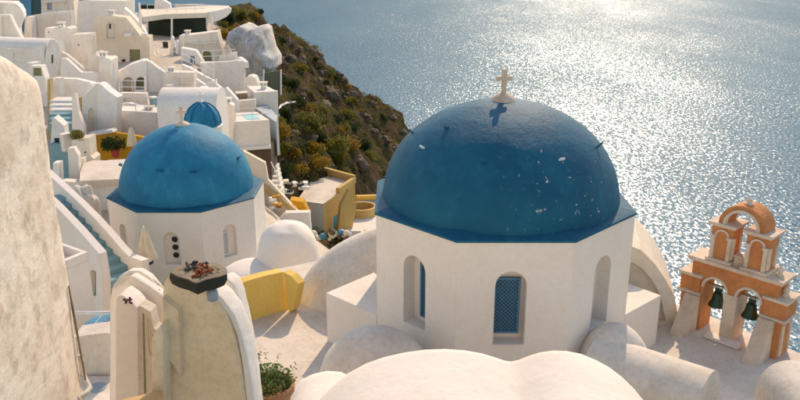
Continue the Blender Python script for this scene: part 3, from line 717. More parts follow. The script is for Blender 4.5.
for sc_, z in ((.72, zt - .17), (.93, zt - .14), (1.03, zt - .07), (1.0, zt - .01), (.93, zt), (.3, zt - .02)):
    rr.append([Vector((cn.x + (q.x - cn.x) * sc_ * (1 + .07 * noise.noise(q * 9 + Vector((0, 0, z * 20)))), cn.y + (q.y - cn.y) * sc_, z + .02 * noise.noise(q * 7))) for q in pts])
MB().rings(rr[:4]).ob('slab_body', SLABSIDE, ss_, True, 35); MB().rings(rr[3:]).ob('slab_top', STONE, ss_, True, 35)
MB().lathe(cn + Vector((.14, -.06, -.36)), [(.03, .03), (.06, .05), (.065, .12), (.05, .17)], 10).ob('blue_knob', GREYROOF, ss_, True)
def petals(parent, name, mat, c, spread, n, size, hgt=.05):
    mb = MB()
    for _ in range(n):
        a, r = random.uniform(0, 6.28), math.sqrt(random.random())
        p = Vector(c) + Vector((r * spread[0] * math.cos(a), r * spread[1] * math.sin(a), random.uniform(.0, hgt)))
        M = Matrix.Rotation(random.uniform(0, 6), 3, 'Z') @ Matrix.Rotation(random.uniform(-.9, .9), 3, 'X')
        s = size * random.uniform(.6, 1.3)
        mb.lathe(p, [(s * .3, -s * .3), (s * .6, 0), (s * .45, s * .3), (s * .1, s * .4)], 6, M)
    return mb.ob(name, mat, parent, True)
fl_ = thing('dried_flowers', 'rust red dried blossoms and dark pebbles heaped on the stone slab', 'flowers', tuple(atz(201, 271, 6.53)))
petals(fl_, 'rust_blossoms', RUST, atz(206, 271, 6.52), (.10, .07), 26, .035, .07)
petals(fl_, 'rust_blossoms', RUST, atz(198, 275, 6.52), (.07, .05), 14, .035, .05)
petals(fl_, 'dark_blossoms', DARKRED, atz(193, 266, 6.52), (.07, .05), 12, .03, .05)
petals(fl_, 'pebbles', GREYBIT, atz(200, 267, 6.52), (.08, .06), 14, .035, .06)
petals(fl_, 'pebbles', GREYBIT, atz(188, 270, 6.52), (.05, .04), 9, .03, .03)

gw = thing('gate_wall', 'white plaster gate wall with narrow weathered shutters beside the stained post', 'wall', tuple(aty(135, 420, 9.4)))
noisy_slab(gw, 'pier', [(116, 640), (115.5, 302), (117, 297), (121, 295), (130, 301), (137, 309), (139.5, 640)], 9.3, -8, .3, WHITE, .006, .012, 3, (115.5, 302))
fac(gw, 'wall', [(138, 640), (136, 308), (140, 306), (150, 312), (153, 328), (160, 334), (170, 640)], 9.38, -8, .2, CREAM, [([(144.2, 395), (142.6, 313), (144.2, 314), (146.2, 395)], 'shutter_gap', GREENDOOR), ([(149, 350), (147.8, 318), (149.6, 322), (151, 340), (151.5, 356)], 'shutter_gap', OLDC)], hd=.06)
MB().tube([aty(147, 318, 9.33), aty(149, 345, 9.33), aty(155, 356, 9.33), aty(155.5, 395, 9.33)], .006, 5).ob('wire', DARK, gw)
petals(gw, 'dried_blossoms', DARKRED, aty(128, 303, 9.22), (.045, .05), 16, .03, .06)
noisy_slab(gw, 'gable_wall', [(126, 640), (126.5, 285), (129, 277), (133, 277), (140, 281), (151, 288), (163, 297), (166, 640)], 9.8, -8, .15, WHITE, .008, .02, 3)
petals(gw, 'dark_red_blossoms', DARKRED, aty(159.5, 303, 9.72), (.03, .02), 14, .018, .2)
cvv = thing('arched_cover', 'rounded white plaster cover with curved grooves behind the gate wall', 'vault', tuple(aty(132, 320, 11)))
fac(cvv, 'cover', [(110, 400), (110, 300), (113, 286), (120, 276), (129, 271), (139, 271), (149, 277), (158, 288), (166, 304), (168, 400)], 11.0, -12, .12, WHITE, ref=(130, 290))
for k in range(4):
    MB().tube([aty(112 + 3 * k, 290 - 2 * k, 10.96), aty(120 + 3 * k, 279 - k, 10.97), aty(130 + 3 * k, 274, 10.97), aty(141 + 4 * k, 276 + k, 10.97), aty(152 + 4 * k, 288, 10.97)], .012, 5).ob('groove_rib', WHITE, cvv)
# small yard between the weathered wall and the gate wall
yd = thing('yard_wall', 'low curved white yard wall above a stained floor beside the grey pipe', 'wall', tuple(aty(98, 378, 13)))
fac(yd, 'wall', [(70, 640), (72, 338), (90, 335), (108, 333), (118, 336), (124, 640)], 13.4, 0, .5, CREAM)
MB().prism([aty(60, 376, 13.3).to_2d(), aty(126, 376, 13.3).to_2d(), aty(126, 376, 8.6).to_2d(), aty(60, 376, 8.6).to_2d()], -1, aty(98, 376, 13.3).z).ob('yard_floor', FLOORM, yd)
MB().lathe(Vector((atz(97, 388, aty(98, 376, 13.3).z).x, atz(97, 388, aty(98, 376, 13.3).z).y, aty(98, 376, 13.3).z)), [(.17, 0), (.17, .02), (.02, .025)], 20).ob('drain_cover', GREYROOF, yd)
hr = thing('hand_rail', 'white painted rail between the weathered wall and the gate wall', 'rail', tuple(aty(95, 314, 15)))
MB().tube([aty(66, 312, 15), aty(90, 313, 15), aty(122, 312, 15)], .035, 8).ob('rail', WHITEP, hr, True)
for px in (68, 119): MB().tube([aty(px, 312, 15), aty(px, 350, 15)], .03, 6).ob('rail_post', WHITEP, hr)
for i, (poly, lab) in enumerate((([(78, 333), (86, 327), (94, 326), (95, 336), (80, 340)], 'folded blue tarpaulin lying against the weathered wall'), ([(93, 327), (107, 321), (109, 333), (95, 337)], 'folded blue tarpaulin between two others by the white rail'), ([(106, 322), (118, 319), (119, 331), (108, 335)], 'folded grey blue tarpaulin against the gate wall'))):
    t = thing('folded_tarpaulin', lab, 'tarpaulin', tuple(aty(poly[0][0], poly[0][1] + 8, 14.2)), 'tarpaulins under the white rail')
    noisy_slab(t, 'cloth', poly, 14.2, 0, .45, TARP if i < 2 else TEALSHADE_TINT, .03, .03, 3)
# potted plant
pot = thing('flower_pot', 'round terracotta pot full of green leafy plant beside the stained post', 'plant pot', tuple(aty(270, 400, 9.2)))
pc = atz(269, 387, 4.55)
MB().lathe(pc, [(.20, -.55), (.27, -.15), (.29, -.06), (.32, -.05), (.33, .04), (.29, .05), (.27, .0), (.25, -.05), (.01, -.06)], 32).ob('pot', TERRA, pot, True, 40)
MB().box(pc + Vector((0, 0, -2.3)), (.8, .8, 3.5)).ob('pot_plinth', WHITE, pot)
lf = MB()
for _ in range(700):
    a, r = random.uniform(0, 6.28), math.sqrt(random.random()) * .29
    p = pc + Vector((r * math.cos(a), r * math.sin(a), random.uniform(-.05, .30) * (1.15 - r * 2))); s = random.uniform(.018, .036)
    M = Matrix.Rotation(random.uniform(0, 6.28), 3, 'Z') @ Matrix.Rotation(random.uniform(-1, 1), 3, 'X')
    lf.add([p + M @ Vector(q) for q in ((-s, 0, 0), (0, -s * .5, .005), (s, 0, 0), (0, s * .5, .005))], [(0, 1, 2, 3)])
for _ in range(420):
    a = random.uniform(0, 6.28); p = pc + Vector((-.30 + .2 * random.random(), .15 * random.random(), .05 + .38 * random.random() ** 1.4)); s = .024
    M = Matrix.Rotation(a, 3, 'Z') @ Matrix.Rotation(random.uniform(-1, 1), 3, 'X')
    lf.add([p + M @ Vector(q) for q in ((-s, 0, 0), (0, -s * .5, .005), (s, 0, 0), (0, s * .5, .005))], [(0, 1, 2, 3)])
for k in range(16):
    a = random.uniform(0, 6.28); b0 = pc + Vector((.2 * math.cos(a), .2 * math.sin(a), 0)); tip = b0 + Vector((.22 * math.cos(a) - .05, .22 * math.sin(a), random.uniform(.12, .38)))
    for i in range(14):
        p = b0.lerp(tip, i / 14) + Vector((random.gauss(0, .012), random.gauss(0, .012), random.gauss(0, .012))); s = random.uniform(.014, .028)
        M = Matrix.Rotation(random.uniform(0, 6.28), 3, 'Z') @ Matrix.Rotation(random.uniform(-1, 1), 3, 'X')
        lf.add([p + M @ Vector(q) for q in ((-s, 0, 0), (0, -s * .5, .005), (s, 0, 0), (0, s * .5, .005))], [(0, 1, 2, 3)])
lo = link('leaves', lf.v, lf.f, LEAF_GREEN, pot, recalc=False); lo['kind'] = 'stuff'
# yellow parapet
yp = thing('yellow_parapet', 'yellow painted parapet wall at the corner of the church terrace', 'wall', tuple(atz(268, 314, 0)))
a, b = atz(246, 322, 0), atz(289, 309, 0); pl = Plane(a, math.atan2(b.y - a.y, b.x - a.x))
mb = MB(); slab_mesh(mb, pl, [pl.uv(*q) for q in ((247, 326), (234, 286), (250, 280), (268, 275), (283, 272), (289, 312))], [], 0, .3, 0); mb.ob('wall', YELLOW, yp)
e = pl.at(*pl.uv(283, 272)); fac(yp, 'return_wall', [(283.2, 272), (291, 276), (298.5, 284), (293, 310), (289, 313)], e.y - .02, -38, .25, YELLOW)

# ================================================================ STAIRS IN PAINTED TEAL SHADE AND THE HOUSES AROUND THEM
st = thing('staircase', 'teal shaded plaster staircase between two sloping white parapets', 'stairs', tuple(aty(118, 272, 27)))
sa, sb = aty(120, 272, 27.0), aty(52, 196, 30.2); NS = 10; dirv = (sb - sa); run = Vector((dirv.x, dirv.y, 0)) / NS; rise = dirv.z / NS
sdv = Vector((-run.y, run.x, 0)).normalized()
if sdv.y > 0: sdv = -sdv
for i in range(NS + 1):
    p = sa + run * (i - .5); L = run.length + .02; ang = math.atan2(run.y, run.x)
    z1 = sa.z + rise * i
    MB().box(Vector((p.x, p.y, z1 - 1.0)) + sdv * .15, (L, 1.9, 2.0), Matrix.Rotation(ang, 3, 'Z')).ob('step', TEALSHADE_TINT, st)  # step colour carries the teal shade between the parapets
ang = math.degrees(math.atan2(run.y, run.x)) + 180
fac(st, 'outer_parapet', [(40, 167), (52, 178), (78, 202), (95, 219), (112, 238), (122, 250), (128, 256), (142, 261), (142, 300), (60, 300), (40, 230)], 28.6, ang, .28, WHITE, ref=(95, 219))
fac(st, 'inner_parapet', [(40, 192), (55, 206), (78, 230), (99, 254), (103, 280), (104, 345), (40, 345)], 25.6, ang, .28, WHITE, [(arch(90, 96, 270, 296), 'niche', GREENDOOR)], ref=(78, 230))
blk = thing('flat_roof_house', 'small white flat roofed block with sunken roof beside the weathered wall', 'house', tuple(aty(75, 330, 21)))
zb = aty(87, 252, 21).z
q = [atz(x, y, zb) for x, y in ((52, 262), (62, 244), (87, 252), (64, 261))]
q = [atz(62, 243, zb), atz(87.5, 252, zb), atz(66, 261, zb), atz(40, 252, zb)]
MB().prism(q, -4, zb - .25).ob('walls', WHITE, blk)
cen = sum(q, Vector()) / 4
for i in range(4):
    a, b = q[i], q[(i + 1) % 4]; a2, b2 = a.lerp(cen, .28), b.lerp(cen, .28)
    MB().prism([a, b, b2, a2], zb - .25, zb).ob('parapet', WHITE, blk)

prs = thing('closed_parasol', 'closed cream parasol on a white pole before the small blue dome chapel', 'parasol', tuple(aty(149, 272, 28)))
pb, pt = aty(149.5, 275, 28), aty(143.5, 226, 28)
MB().tube([pb, pt], .03, 8).ob('pole', WHITEP, prs)
rr = []
for k, (f, r_) in enumerate(((.34, .33), (.36, .34), (.5, .27), (.7, .18), (.88, .09), (.97, .04), (1.0, .01))):
    c = pb.lerp(pt, f); rr.append([c + Vector((math.cos(t) * r_ * (1 + .22 * math.cos(6 * t)), math.sin(t) * r_ * (1 + .22 * math.cos(6 * t)), 0)) for t in [2 * math.pi * i / 36 for i in range(36)]])
MB().rings(rr).ob('canopy', CLOTH, prs, True)
rt = thing('round_table', 'small round black table under the closed cream parasol', 'table', tuple(aty(145.5, 275, 28)))
tc_ = aty(145.5, 263, 28)
MB().lathe(tc_, [(.3, 0), (.3, .03), (.02, .035)], 20).ob('table_top', DARK, rt); MB().tube([tc_, tc_ - Vector((0, 0, .7))], .03).ob('leg', DARK, rt)

# ================================================================ THE VILLAGE ON THE TERRACES
VG = 'whitewashed houses on the terraces'
def house(label, ref, Y, name='white_house', cat='house', group=VG):
    return thing(name, label, cat, tuple(aty(ref[0], ref[1], Y)), group)
V = VILLAGE
# --- far row along the top of the picture
h = house('pale flat roofed house at the far end of the terraces', (0, 10), 104); fac(h, 'wall', [(-40, 30), (-40, 1), (14, 2), (14, 30)], 104, 8, 5, V)
h = house('blue painted house front with dark teal doors', (30, 20), 92, 'blue_house')
fac(h, 'wall', [(19, 32), (20, -6), (42, -8), (43, 32)], 92, 8, 5, BLUEWALL, [([(31, 16), (31, -3), (41, -3), (41, 15)], 'door', DARKTEAL)])
h = house('pale grey two step house beyond the blue house front', (55, 20), 88)
fac(h, 'wall', [(42, 40), (41, -10), (72, -12), (75, 40)], 88, 8, 6, V, [([(47, 10), (47, 3), (52, 3), (52, 10)], 'window', GREYROOF)])
fac(h, 'cornice', [(41, 2.5), (41, .5), (72, -.5), (72, 1.5)], 87.6, 8, .6, V); fac(h, 'buttress', [(70, 40), (70, -6), (73, -6), (77, 40)], 86.5, 30, 1.5, V)
h = house('rounded gable house with white barrel roof over the long wall', (13, 38), 66)
fac(h, 'gable', [(3, 60), (3, 14), (4.5, 9), (8, 5), (12, 3.3), (16, 3.8), (20, 7), (23.5, 13), (24, 18), (21, 24), (19, 30), (22, 60)], 66, 20, 6, V)
fac(h, 'side_wall', [(-30, 40), (-30, 3), (10, 2.6), (10, 40)], 68, 20, 4, V)
h = house('stepped parapet house with olive shaded recess beside the rounded gable', (8, 38), 62)
fac(h, 'wall', [(-30, 60), (-30, 14), (10, 15), (14, 24), (23, 41), (23, 60)], 62.0, 6, .5, V, [([(2, 38), (1.5, 17), (8.5, 17), (12, 25), (18, 38)], 'recess', V)], hd=.3)
h = house('long pale retaining wall sloping across the upper terrace', (48, 40), 72, 'retaining_wall', 'wall')
fac(h, 'wall', [(23, 60), (25, 16.5), (40, 14), (58, 12), (71, 11), (72, 60)], 72, -4, .6, V)
fac(h, 'buttress', [(24, 60), (27, 17), (31, 17), (34, 60)], 71, -4, .8, V)
h = house('large grey house with tall blank front and small dark vent', (80, 38), 82)
fac(h, 'wall', [(74, 60), (78, 1.5), (90, .5), (125, 1), (125, 60)], 82, -3, 6, V)
fac(h, 'upper_wall', [(92, 5), (92, -8), (124, -8), (125, 5)], 84, -3, 4, V)
h = house('stepped white house with two roof levels above the diagonal stair wall', (72, 70), 64)
fac(h, 'wall', [(44, 90), (45, 28), (57, 28.6), (67, 27), (70, 29), (70, 90)], 64, -8, 2.5, V, [([(48, 33), (48, 31.6), (49.2, 31.6), (49.2, 33)], 'vent', DARK)])
fac(h, 'lower_wall', [(69.5, 90), (69.5, 34.5), (88, 34), (90, 90)], 63.4, -8, 2.8, V, [([(78, 46), (78, 44), (79.3, 44), (79.3, 46)], 'vent', DARK)])
fac(h, 'end_wall', [(88, 90), (88, 34), (95, 35), (97, 64), (98, 90)], 63.3, 40, 2, V)
h = house('barrel vaulted house with white gable end and slit window', (54, 78), 58, 'vaulted_house')
pa, pb_ = aty(53, 58, 58), aty(-30, 58, 58)
vault(h, 'vault', (pa.x, pa.y + .4, 0), (pb_.x, pb_.y + 2.0, 0), 1.15, .75, V, aty(53, 50, 58).z)
fac(h, 'gable', [(45, 90), (45, 62), (46, 51), (48.5, 43), (52, 39.5), (55, 40), (58, 44), (61, 52), (61.5, 58), (59, 66), (57, 78), (57, 90)], 57.4, 24, .4, V, [([(51.5, 63.5), (51.3, 55), (52.6, 54.4), (53.4, 55.5), (53.4, 63)], 'slit_window', GREENDOOR)], ref=(53, 58))
fac(h, 'front_wall', [(4, 80), (6, 49), (45, 48), (45, 80)], 57.6, -3, .5, V, [([(13, 62), (13, 52.5), (26, 52.5), (26, 63)], 'recess', V)], hd=.15)
h = house('low cream lean-to under the barrel vaulted house', (36, 75), 52); fac(h, 'wall', [(28, 95), (30, 66), (41, 66), (45, 78), (46, 95)], 52, 0, 1.6, V, [([(33, 76), (33, 68), (41, 68), (42, 76)], 'opening', GREENDOOR)])
h = house('white stair parapet running down diagonally below the stepped house', (80, 80), 59, 'stair_parapet', 'wall')
fac(h, 'wall', [(60, 96), (61, 58.5), (66, 58.5), (74, 66), (81, 72.4), (96.5, 72.4), (97, 96)], 57.5, -4, .35, V)
fac(h, 'back_wall', [(58, 70), (61, 52), (66, 54), (88, 72), (88, 82), (62, 82)], 59, -4, .3, V)
h = house('small white block house with flat cap beside the diagonal parapet', (105, 85), 58)
fac(h, 'wall', [(98, 100), (99, 61), (103, 58.5), (109, 58.5), (111, 60), (112, 100)], 58, 0, 1.5, V)
fac(h, 'side_wall', [(110, 100), (110, 59), (114, 63), (115.5, 78), (116, 100)], 58, 50, 1, V)
fac(h, 'stair_cheek', [(88, 80), (89, 57), (96, 52), (97, 55), (110, 62), (108, 80)], 60, -4, 1.2, V)
h = house('broad cream house with arched niche and olive door', (120, 72), 70)
fac(h, 'wall', [(92, 100), (93, 20), (104, 15), (126, 17.5), (133, 26), (141, 36.4), (149, 36.4), (152, 100)], 70, 4, 3.2, WARM,
    [(arch(106.5, 114.8, 22, 38.5), 'niche', V), ([(129.5, 64), (129.5, 49.5), (140, 49.5), (140.5, 64)], 'door', GREENDOOR), ([(121.5, 62.5), (121.5, 59.5), (125.5, 59), (125.5, 62)], 'vent', DARK)], hd=.3)
pl = Plane(aty(110, 31, 69.7), R(4)); mb = MB(); slab_mesh(mb, pl, [pl.uv(*q) for q in ((109, 29), (109, 24), (110.8, 24), (110.8, 29))], [], 0, .1, 0); mb.ob('niche_window', DARK, h)
fac(h, 'ledge', [(124, 36.5), (124, 33), (131, 33), (131, 36.5)], 69.7, 4, .3, WHITEP); fac(h, 'ledge', [(141, 36.8), (141, 33.6), (147, 33.6), (147, 36.8)], 69.7, 4, .5, WHITEP)
h = house('grey stair flank with sloping white coping beside the black ivy wall', (138, 40), 76, 'stair_flank', 'wall')
fac(h, 'wall', [(124, 60), (124, 8), (128, 11), (136, 19), (144, 30), (150, 44), (150, 60)], 75, 10, 1.2, V)
fac(h, 'post', [(139, 34), (138.3, 3), (140, 3), (142.5, 34)], 73.5, 10, .25, WHITEP)
# --- terrace house with the dark wall
h = house('terrace house with pale flat roof and black ivy covered wall', (180, 40), 88)
fac(h, 'ivy_wall', [(146, 60), (147.5, 17.4), (163, 15), (205, 13.5), (207, 60)], 88, -4, .5, BLACKST)
zt = aty(180, 13.5, 88).z + .15
MB().prism([atz(x, y, zt) for x, y in ((143, 17), (165, 14.2), (206, 12.8), (222, 10), (230, 7), (228, 5.8), (205, 6), (190, 6.5), (170, 8), (160, 9), (140, 9))], zt - .5, zt).ob('roof_terrace', WARM, h)
fac(h, 'curved_parapet', [(205, 34), (205, 12.7), (219, 10.2), (229.5, 7.5), (231, 9), (230, 13), (226, 17), (218, 21), (208, 23)], 87.7, 0, .4, V)
fac(h, 'rear_parapet', [(175, 8.6), (175, 4.2), (228, 6.2), (230, 9)], 99, 0, .6, V)
fac(h, 'stair_hood', [(154, 12), (155, -2), (163, 0), (170, 4), (171, 10), (164, 11.5)], 93, 10, 3.0, V)
for px in (147, 171.5, 212): fac(h, 'post', [(px - .8, 45), (px - .7, 18 if px < 205 else 17), (px + .7, 18 if px < 205 else 17), (px + 1, 45)], 84, 0, .2, WHITEP)
for px, py in ((153, 19), (174.5, 17)): MB().box(aty(px, py, 87.3), (.35, .3, .2)).ob('wall_lamp', WHITEP, h)
fac(h, 'rear_wall', [(138, 16), (138, 5.5), (157, 4.5), (157, 16)], 101, 0, .6, BLACKST)
h = house('small open terrace with peach floor below the black ivy wall', (162, 62), 76, 'roof_terrace', 'terrace')
zt = aty(165, 60, 74).z
MB().prism([atz(x, y, zt) for x, y in ((152, 41), (176, 40), (180, 62), (160, 63), (152, 53))], zt - 4, zt).ob('floor', WARM, h)
fac(h, 'parapet', [(152, 75), (152.5, 52.5), (157, 58), (162, 62), (180, 62), (181, 75)], 73.4, 0, .35, V)
fac(h, 'partition', [(170, 70), (170, 48), (176, 47), (176, 42), (183, 36), (182, 70)], 74.5, 0, .5, V)
for px, py in ((172, 40), (177, 44), (177, 58)): fac(h, 'pillar', [(px - 1.5, 62), (px - 1.2, py - 2), (px, py - 4), (px + 1.2, py - 2), (px + 1.5, 62)], 74, 0, .4, WHITEP)
o_ = thing('terrace_chair', 'black chair on the peach floored terrace below the ivy wall', 'chair', tuple(atz(165.5, 53, zt)))
p = atz(165.5, 53, zt); mb = MB().box(p + Vector((0, 0, .45)), (.5, .5, .07)).ob('seat', DARK, o_); MB().box(p + Vector((0, .24, .75)), (.5, .06, .6)).ob('backrest', DARK, o_)
for sx in (-.21, .21):
    for sy in (-.21, .21): MB().box(p + Vector((sx, sy, .21)), (.05, .05, .42)).ob('leg', DARK, o_)
# --- arched pavilion and gabled wall
h = house('white pavilion with sloping roof edge and two arched openings', (132, 92), 60)
fac(h, 'front', [(121, 112), (120.5, 91), (117, 82), (113, 74.6), (122, 70), (130, 65), (142, 61), (147, 61), (147, 112)], 60, 12, 3, V, [(arch(122.5, 134, 77, 93), 'opening', WARM), (arch(135.5, 146, 77, 90), 'opening', GREENDOOR)], hd=1.0)
fac(h, 'gable_wall', [(146, 110), (145.5, 60), (150, 62), (158, 68), (165, 73), (166, 110)], 60.6, -6, .4, V)
fac(h, 'post', [(144.3, 104), (144, 77), (145.6, 77), (146.2, 104)], 58.5, 0, .15, WHITEP)
h = house('low curving white terrace wall below the arched pavilion', (130, 105), 56, 'terrace_wall', 'wall')
fac(h, 'wall', [(110, 118), (112, 104), (120, 93), (146, 93.5), (148, 106), (157, 97), (159, 104), (170, 108), (170, 118)], 56, 0, .5, V)
fac(h, 'coping', [(108, 113), (109, 107), (122, 104), (129, 103.4), (138, 106), (150, 108.5), (162, 108), (162, 113)], 54.5, 0, .5, WHITEP)
# --- right hand houses
h = house('grey house with round arched yellow opening', (200, 70), 76)
fac(h, 'upper_wall', [(178, 70), (179, 36), (196, 34.5), (217, 31.6), (219, 40), (223, 52), (224, 70)], 76, 3, 4, V, [(arch(202, 211.5, 51, 61.5), 'arched_window', GREENDOOR)])
fac(h, 'string_course', [(185, 45), (185, 43.6), (217, 41.4), (217, 42.8)], 75.8, 3, .2, V)
h = house('angled white house front with narrow grey window', (190, 70), 71)
fac(h, 'wall', [(180, 92), (181, 48), (190, 49.5), (196, 51), (200, 57), (204, 64), (206, 92)], 71, 4, 2, V, [([(190, 64), (190, 56), (194.6, 56), (194.8, 64)], 'window', GREYROOF)])
h = house('large plain white cube house with walled roof terrace', (222, 98), 66)
fac(h, 'front_wall', [(201, 125), (201, 63), (224, 62), (238, 60.4), (244, 62.4), (245.5, 125)], 66, 0, .5, V)
zt = aty(222, 65, 66.3).z
pa, pb_, pc_, pd = aty(201, 66, 66.5), aty(244, 66, 66.5), aty(240, 66, 70.5), aty(201, 66, 70.5)
MB().prism([pa, pb_, pc_, pd], zt - 6, zt - .35).ob('roof', V, h)
fac(h, 'rear_parapet', [(215, 68), (221, 54.6), (236.5, 52.2), (237, 66)], 70.6, 2, .4, V)
fac(h, 'side_parapet', [(236, 68), (236, 57), (238, 57), (244.5, 62), (245, 68)], 68, -62, .35, WHITEP)
for px in (205.7, 213.5): fac(h, 'pole', [(px - .6, 92), (px - .4, 63), (px + .4, 63), (px + .6, 92)], 64, 0, .1, WHITEP)
t = thing('clay_jar', 'pale clay jar standing behind the cube house roof wall', 'jar', tuple(aty(227, 55, 71)))
MB().lathe(aty(227, 53.5, 71), [(.35, -.35), (.42, .1), (.38, .35), (.2, .55), (.22, .68), (.05, .7)], 14).ob('jar_body', TRIM, t, True)
h = house('white house front with pale yellow door behind the tiny cupola', (178, 95), 60)
fac(h, 'wall', [(162, 118), (163, 73.5), (170, 72.5), (194, 72.8), (195, 118)], 60, 0, 2.2, V, [([(179, 93), (179, 77), (190, 77), (190, 93)], 'door', WARM)], hd=.12)
h = house('white outdoor stairway descending between the cube house and the cupola hall', (212, 92), 58, 'outdoor_stairs', 'stairs')
fac(h, 'upper_parapet', [(182, 80), (182, 64.5), (190, 68), (206, 77), (214, 81), (214, 90), (200, 88)], 64, -10, .3, WHITEP)
fac(h, 'parapet', [(196, 96), (196, 79), (205, 85), (211, 82), (216, 79.5), (216, 84), (230, 95), (238, 99.5), (238, 106), (214, 104)], 59, 0, .4, V)
fac(h, 'cheek', [(213, 110), (213, 88.5), (222, 90), (226, 87.5), (232, 94), (237, 100), (238, 112)], 57, -6, .4, WHITEP)
for i in range(5): MB().box(aty(215 + i * 3.4, 92 + i * 2.2, 58.2), (1.2, .9, .4)).ob('step', WARM, h)
h = house('narrow white house with dark slit windows beside the pool', (225, 110), 52)
fac(h, 'wall', [(218, 150), (219, 104), (229, 103), (233, 106), (233, 150)], 52, 0, 1.6, V, [([(222.5, 120), (222.5, 107), (224.5, 107), (224.7, 120)], 'slit_window', DARK)])
h = house('grey walled courtyard house above the turquoise pool', (245, 112), 58)
fac(h, 'wall', [(230, 128), (230, 101.5), (243, 100.6), (255, 99.6), (256, 128)], 58, 0, .4, V)
zt = aty(243, 99, 58.2).z
MB().prism([aty(230, 101, 58.3), aty(256, 99, 58.3), aty(256, 99, 61), aty(230, 101, 61)], zt - 3, zt - .3).ob('court_floor', WARM, h)
h = house('white box house with bright flat roof beside the whitewashed rock', (266, 110), 60)
zt = aty(277, 91, 60).z
MB().prism([atz(x, y, zt) for x, y in ((247, 86), (266, 85.6), (277, 91.2), (254.6, 92.6))], zt - 5, zt).ob('walls', V, h)
fac(h, 'front_wall', [(254.4, 125), (254.4, 92.4), (277, 91), (277.5, 112), (277.5, 125)], 59.9, 0, .3, V)
h = house('blue grey sloping roof slab between pool and box house', (265, 118), 57, 'sloping_roof', 'roof')
a1, a2, a3, a4 = aty(256, 108.5, 58), aty(266.5, 103.8, 60), aty(277.5, 116, 57), aty(276, 122, 55)
MB().add([a1, a2, a3, a4] + [q - Vector((0, 0, 2.5)) for q in (a1, a2, a3, a4)], [(0, 1, 2, 3), (7, 6, 5, 4), (0, 4, 5, 1), (1, 5, 6, 2), (2, 6, 7, 3), (3, 7, 4, 0)]).ob('roof_slab', GREYROOF, h)
h = house('white pool terrace block standing on brown stone', (254, 146), 54, 'pool_terrace', 'terrace')
zt = aty(254, 121, 53).z
ptop = [atz(x, y, zt) for x, y in ((232, 122), (269.5, 120), (257, 111.8), (234, 113))]
MB().prism(ptop, aty(254, 145.5, 53).z, zt).ob('block', V, h)
MB().prism([atz(x, y, zt + .02) for x, y in ((248, 119.6), (260, 118.8), (255, 113.4), (241, 114))], zt - .02, zt + .02).ob('pool_water', POOLW, h)
zl = aty(254, 146, 52.8).z
MB().prism([atz(x, y, zl) for x, y in ((236, 148), (271, 145.5), (268, 142), (236, 143))], zl - .22, zl).ob('ledge', WHITEP, h)
fac(h, 'stone_base', [(236, 215), (238, 147), (270.5, 146), (272, 172), (270, 215)], 53.3, 0, 2.5, ROCKM)
t = thing('vaulted_roof', 'little grey barrel roof at the foot of the whitewashed rock', 'roof', tuple(aty(250, 86, 63)))
fac(t, 'roof_end', [(243, 95), (244, 80), (247, 77), (251, 76), (255, 77.5), (258, 84), (259, 95)], 63, 0, 2.5, V)
t = thing('garden_gate', 'dark green panel gate with pale posts below the whitewashed rock', 'gate', tuple(aty(272, 90, 72)))
fac(t, 'panel', [(264.5, 95), (264, 73), (280, 70.5), (280.5, 95)], 72, 0, .15, plain('dark_green_panel', (.10, .13, .09), .3, 1))
for px in (263.6, 280.8): fac(t, 'post', [(px - .7, 95), (px - .6, 70), (px + .6, 70), (px + .7, 95)], 71.8, 0, .2, WHITEP)
t = thing('garden_path', 'curving white garden kerb among dark bushes below the green gate', 'kerb', tuple(aty(285, 112, 66)))
kp = []
for x, y in ((279, 122), (278, 114), (281, 108), (287, 105.5), (294, 105), (301, 103), (304, 100.5)):
    q = hit(x, y, 55) or aty(x, y, 66); kp.append(q + Vector((0, 0, .25)))
MB().tube(kp, .13, 6).ob('kerb_top', WHITEP, t, True)

# chimneys, railings and small roof boxes
def chimney(px, py, Y, hpx, label):
    t = thing('chimney', label, 'chimney', tuple(aty(px, py, Y)), 'chimneys on the white houses'); b = aty(px, py, Y); hh = aty(px, py - hpx, Y).z - b.z
    MB().box(b + Vector((0, 0, hh * .4)), (.42, .42, hh * 1.2)).ob('stack', VILLAGE_D, t); MB().box(b + Vector((0, 0, hh + .04)), (.56, .56, .1)).ob('cap', VILLAGE_C, t)
    for sx in (-.13, .13): MB().box(b + Vector((sx, -.215, hh * .78)), (.1, .03, hh * .16)).ob('smoke_slot', DARK, t)
for a in ((62, 29, 64.5, 6, 'short chimney on the stepped white house roof'), (104, 59, 58.4, 6, 'chimney on the small block house with flat cap'), (188, 36, 77, 5, 'chimney above the house with the round arched opening'), (172, 74, 60.8, 6, 'chimney on the house with the pale yellow door'),
          (228, 104, 52.6, 5, 'chimney on the narrow house beside the pool'), (112, 16, 71, 5, 'chimney on the broad house with arched niche'), (88, 1, 83, 5, 'chimney on the large grey house'), (150, 112, 49.8, 5, 'chimney on the long terrace house wall'), (264, 88, 61, 5, 'chimney on the white box house roof')): chimney(*a)
def railing(pts, label, hgt=.9):
    P_ = [aty(*q) for q in pts]; t = thing('railing', label, 'railing', tuple(P_[0]), 'thin railings of the village'); up = Vector((0, 0, hgt))
    for k in (1.0, .5): MB().tube([q + up * k for q in P_], .03, 5).ob('rail', WHITEP, t)
    for a, b in zip(P_, P_[1:]):
        n_ = max(2, int((b - a).length / .9))
        for i in range(n_): q = a.lerp(b, i / n_); MB().tube([q, q + up], .025, 5).ob('baluster', WHITEP, t)
railing([(182, 64, 63.6), (206, 77, 63.6), (214, 81, 63.6)], 'thin white railing along the stairs below the arched opening')
railing([(203, 62, 65.6), (236, 60.5, 65.6)], 'thin white railing on the cube house roof edge')
railing([(152, 52, 73), (162, 61.5, 73), (179, 61.5, 73)], 'thin white railing round the peach floored terrace')
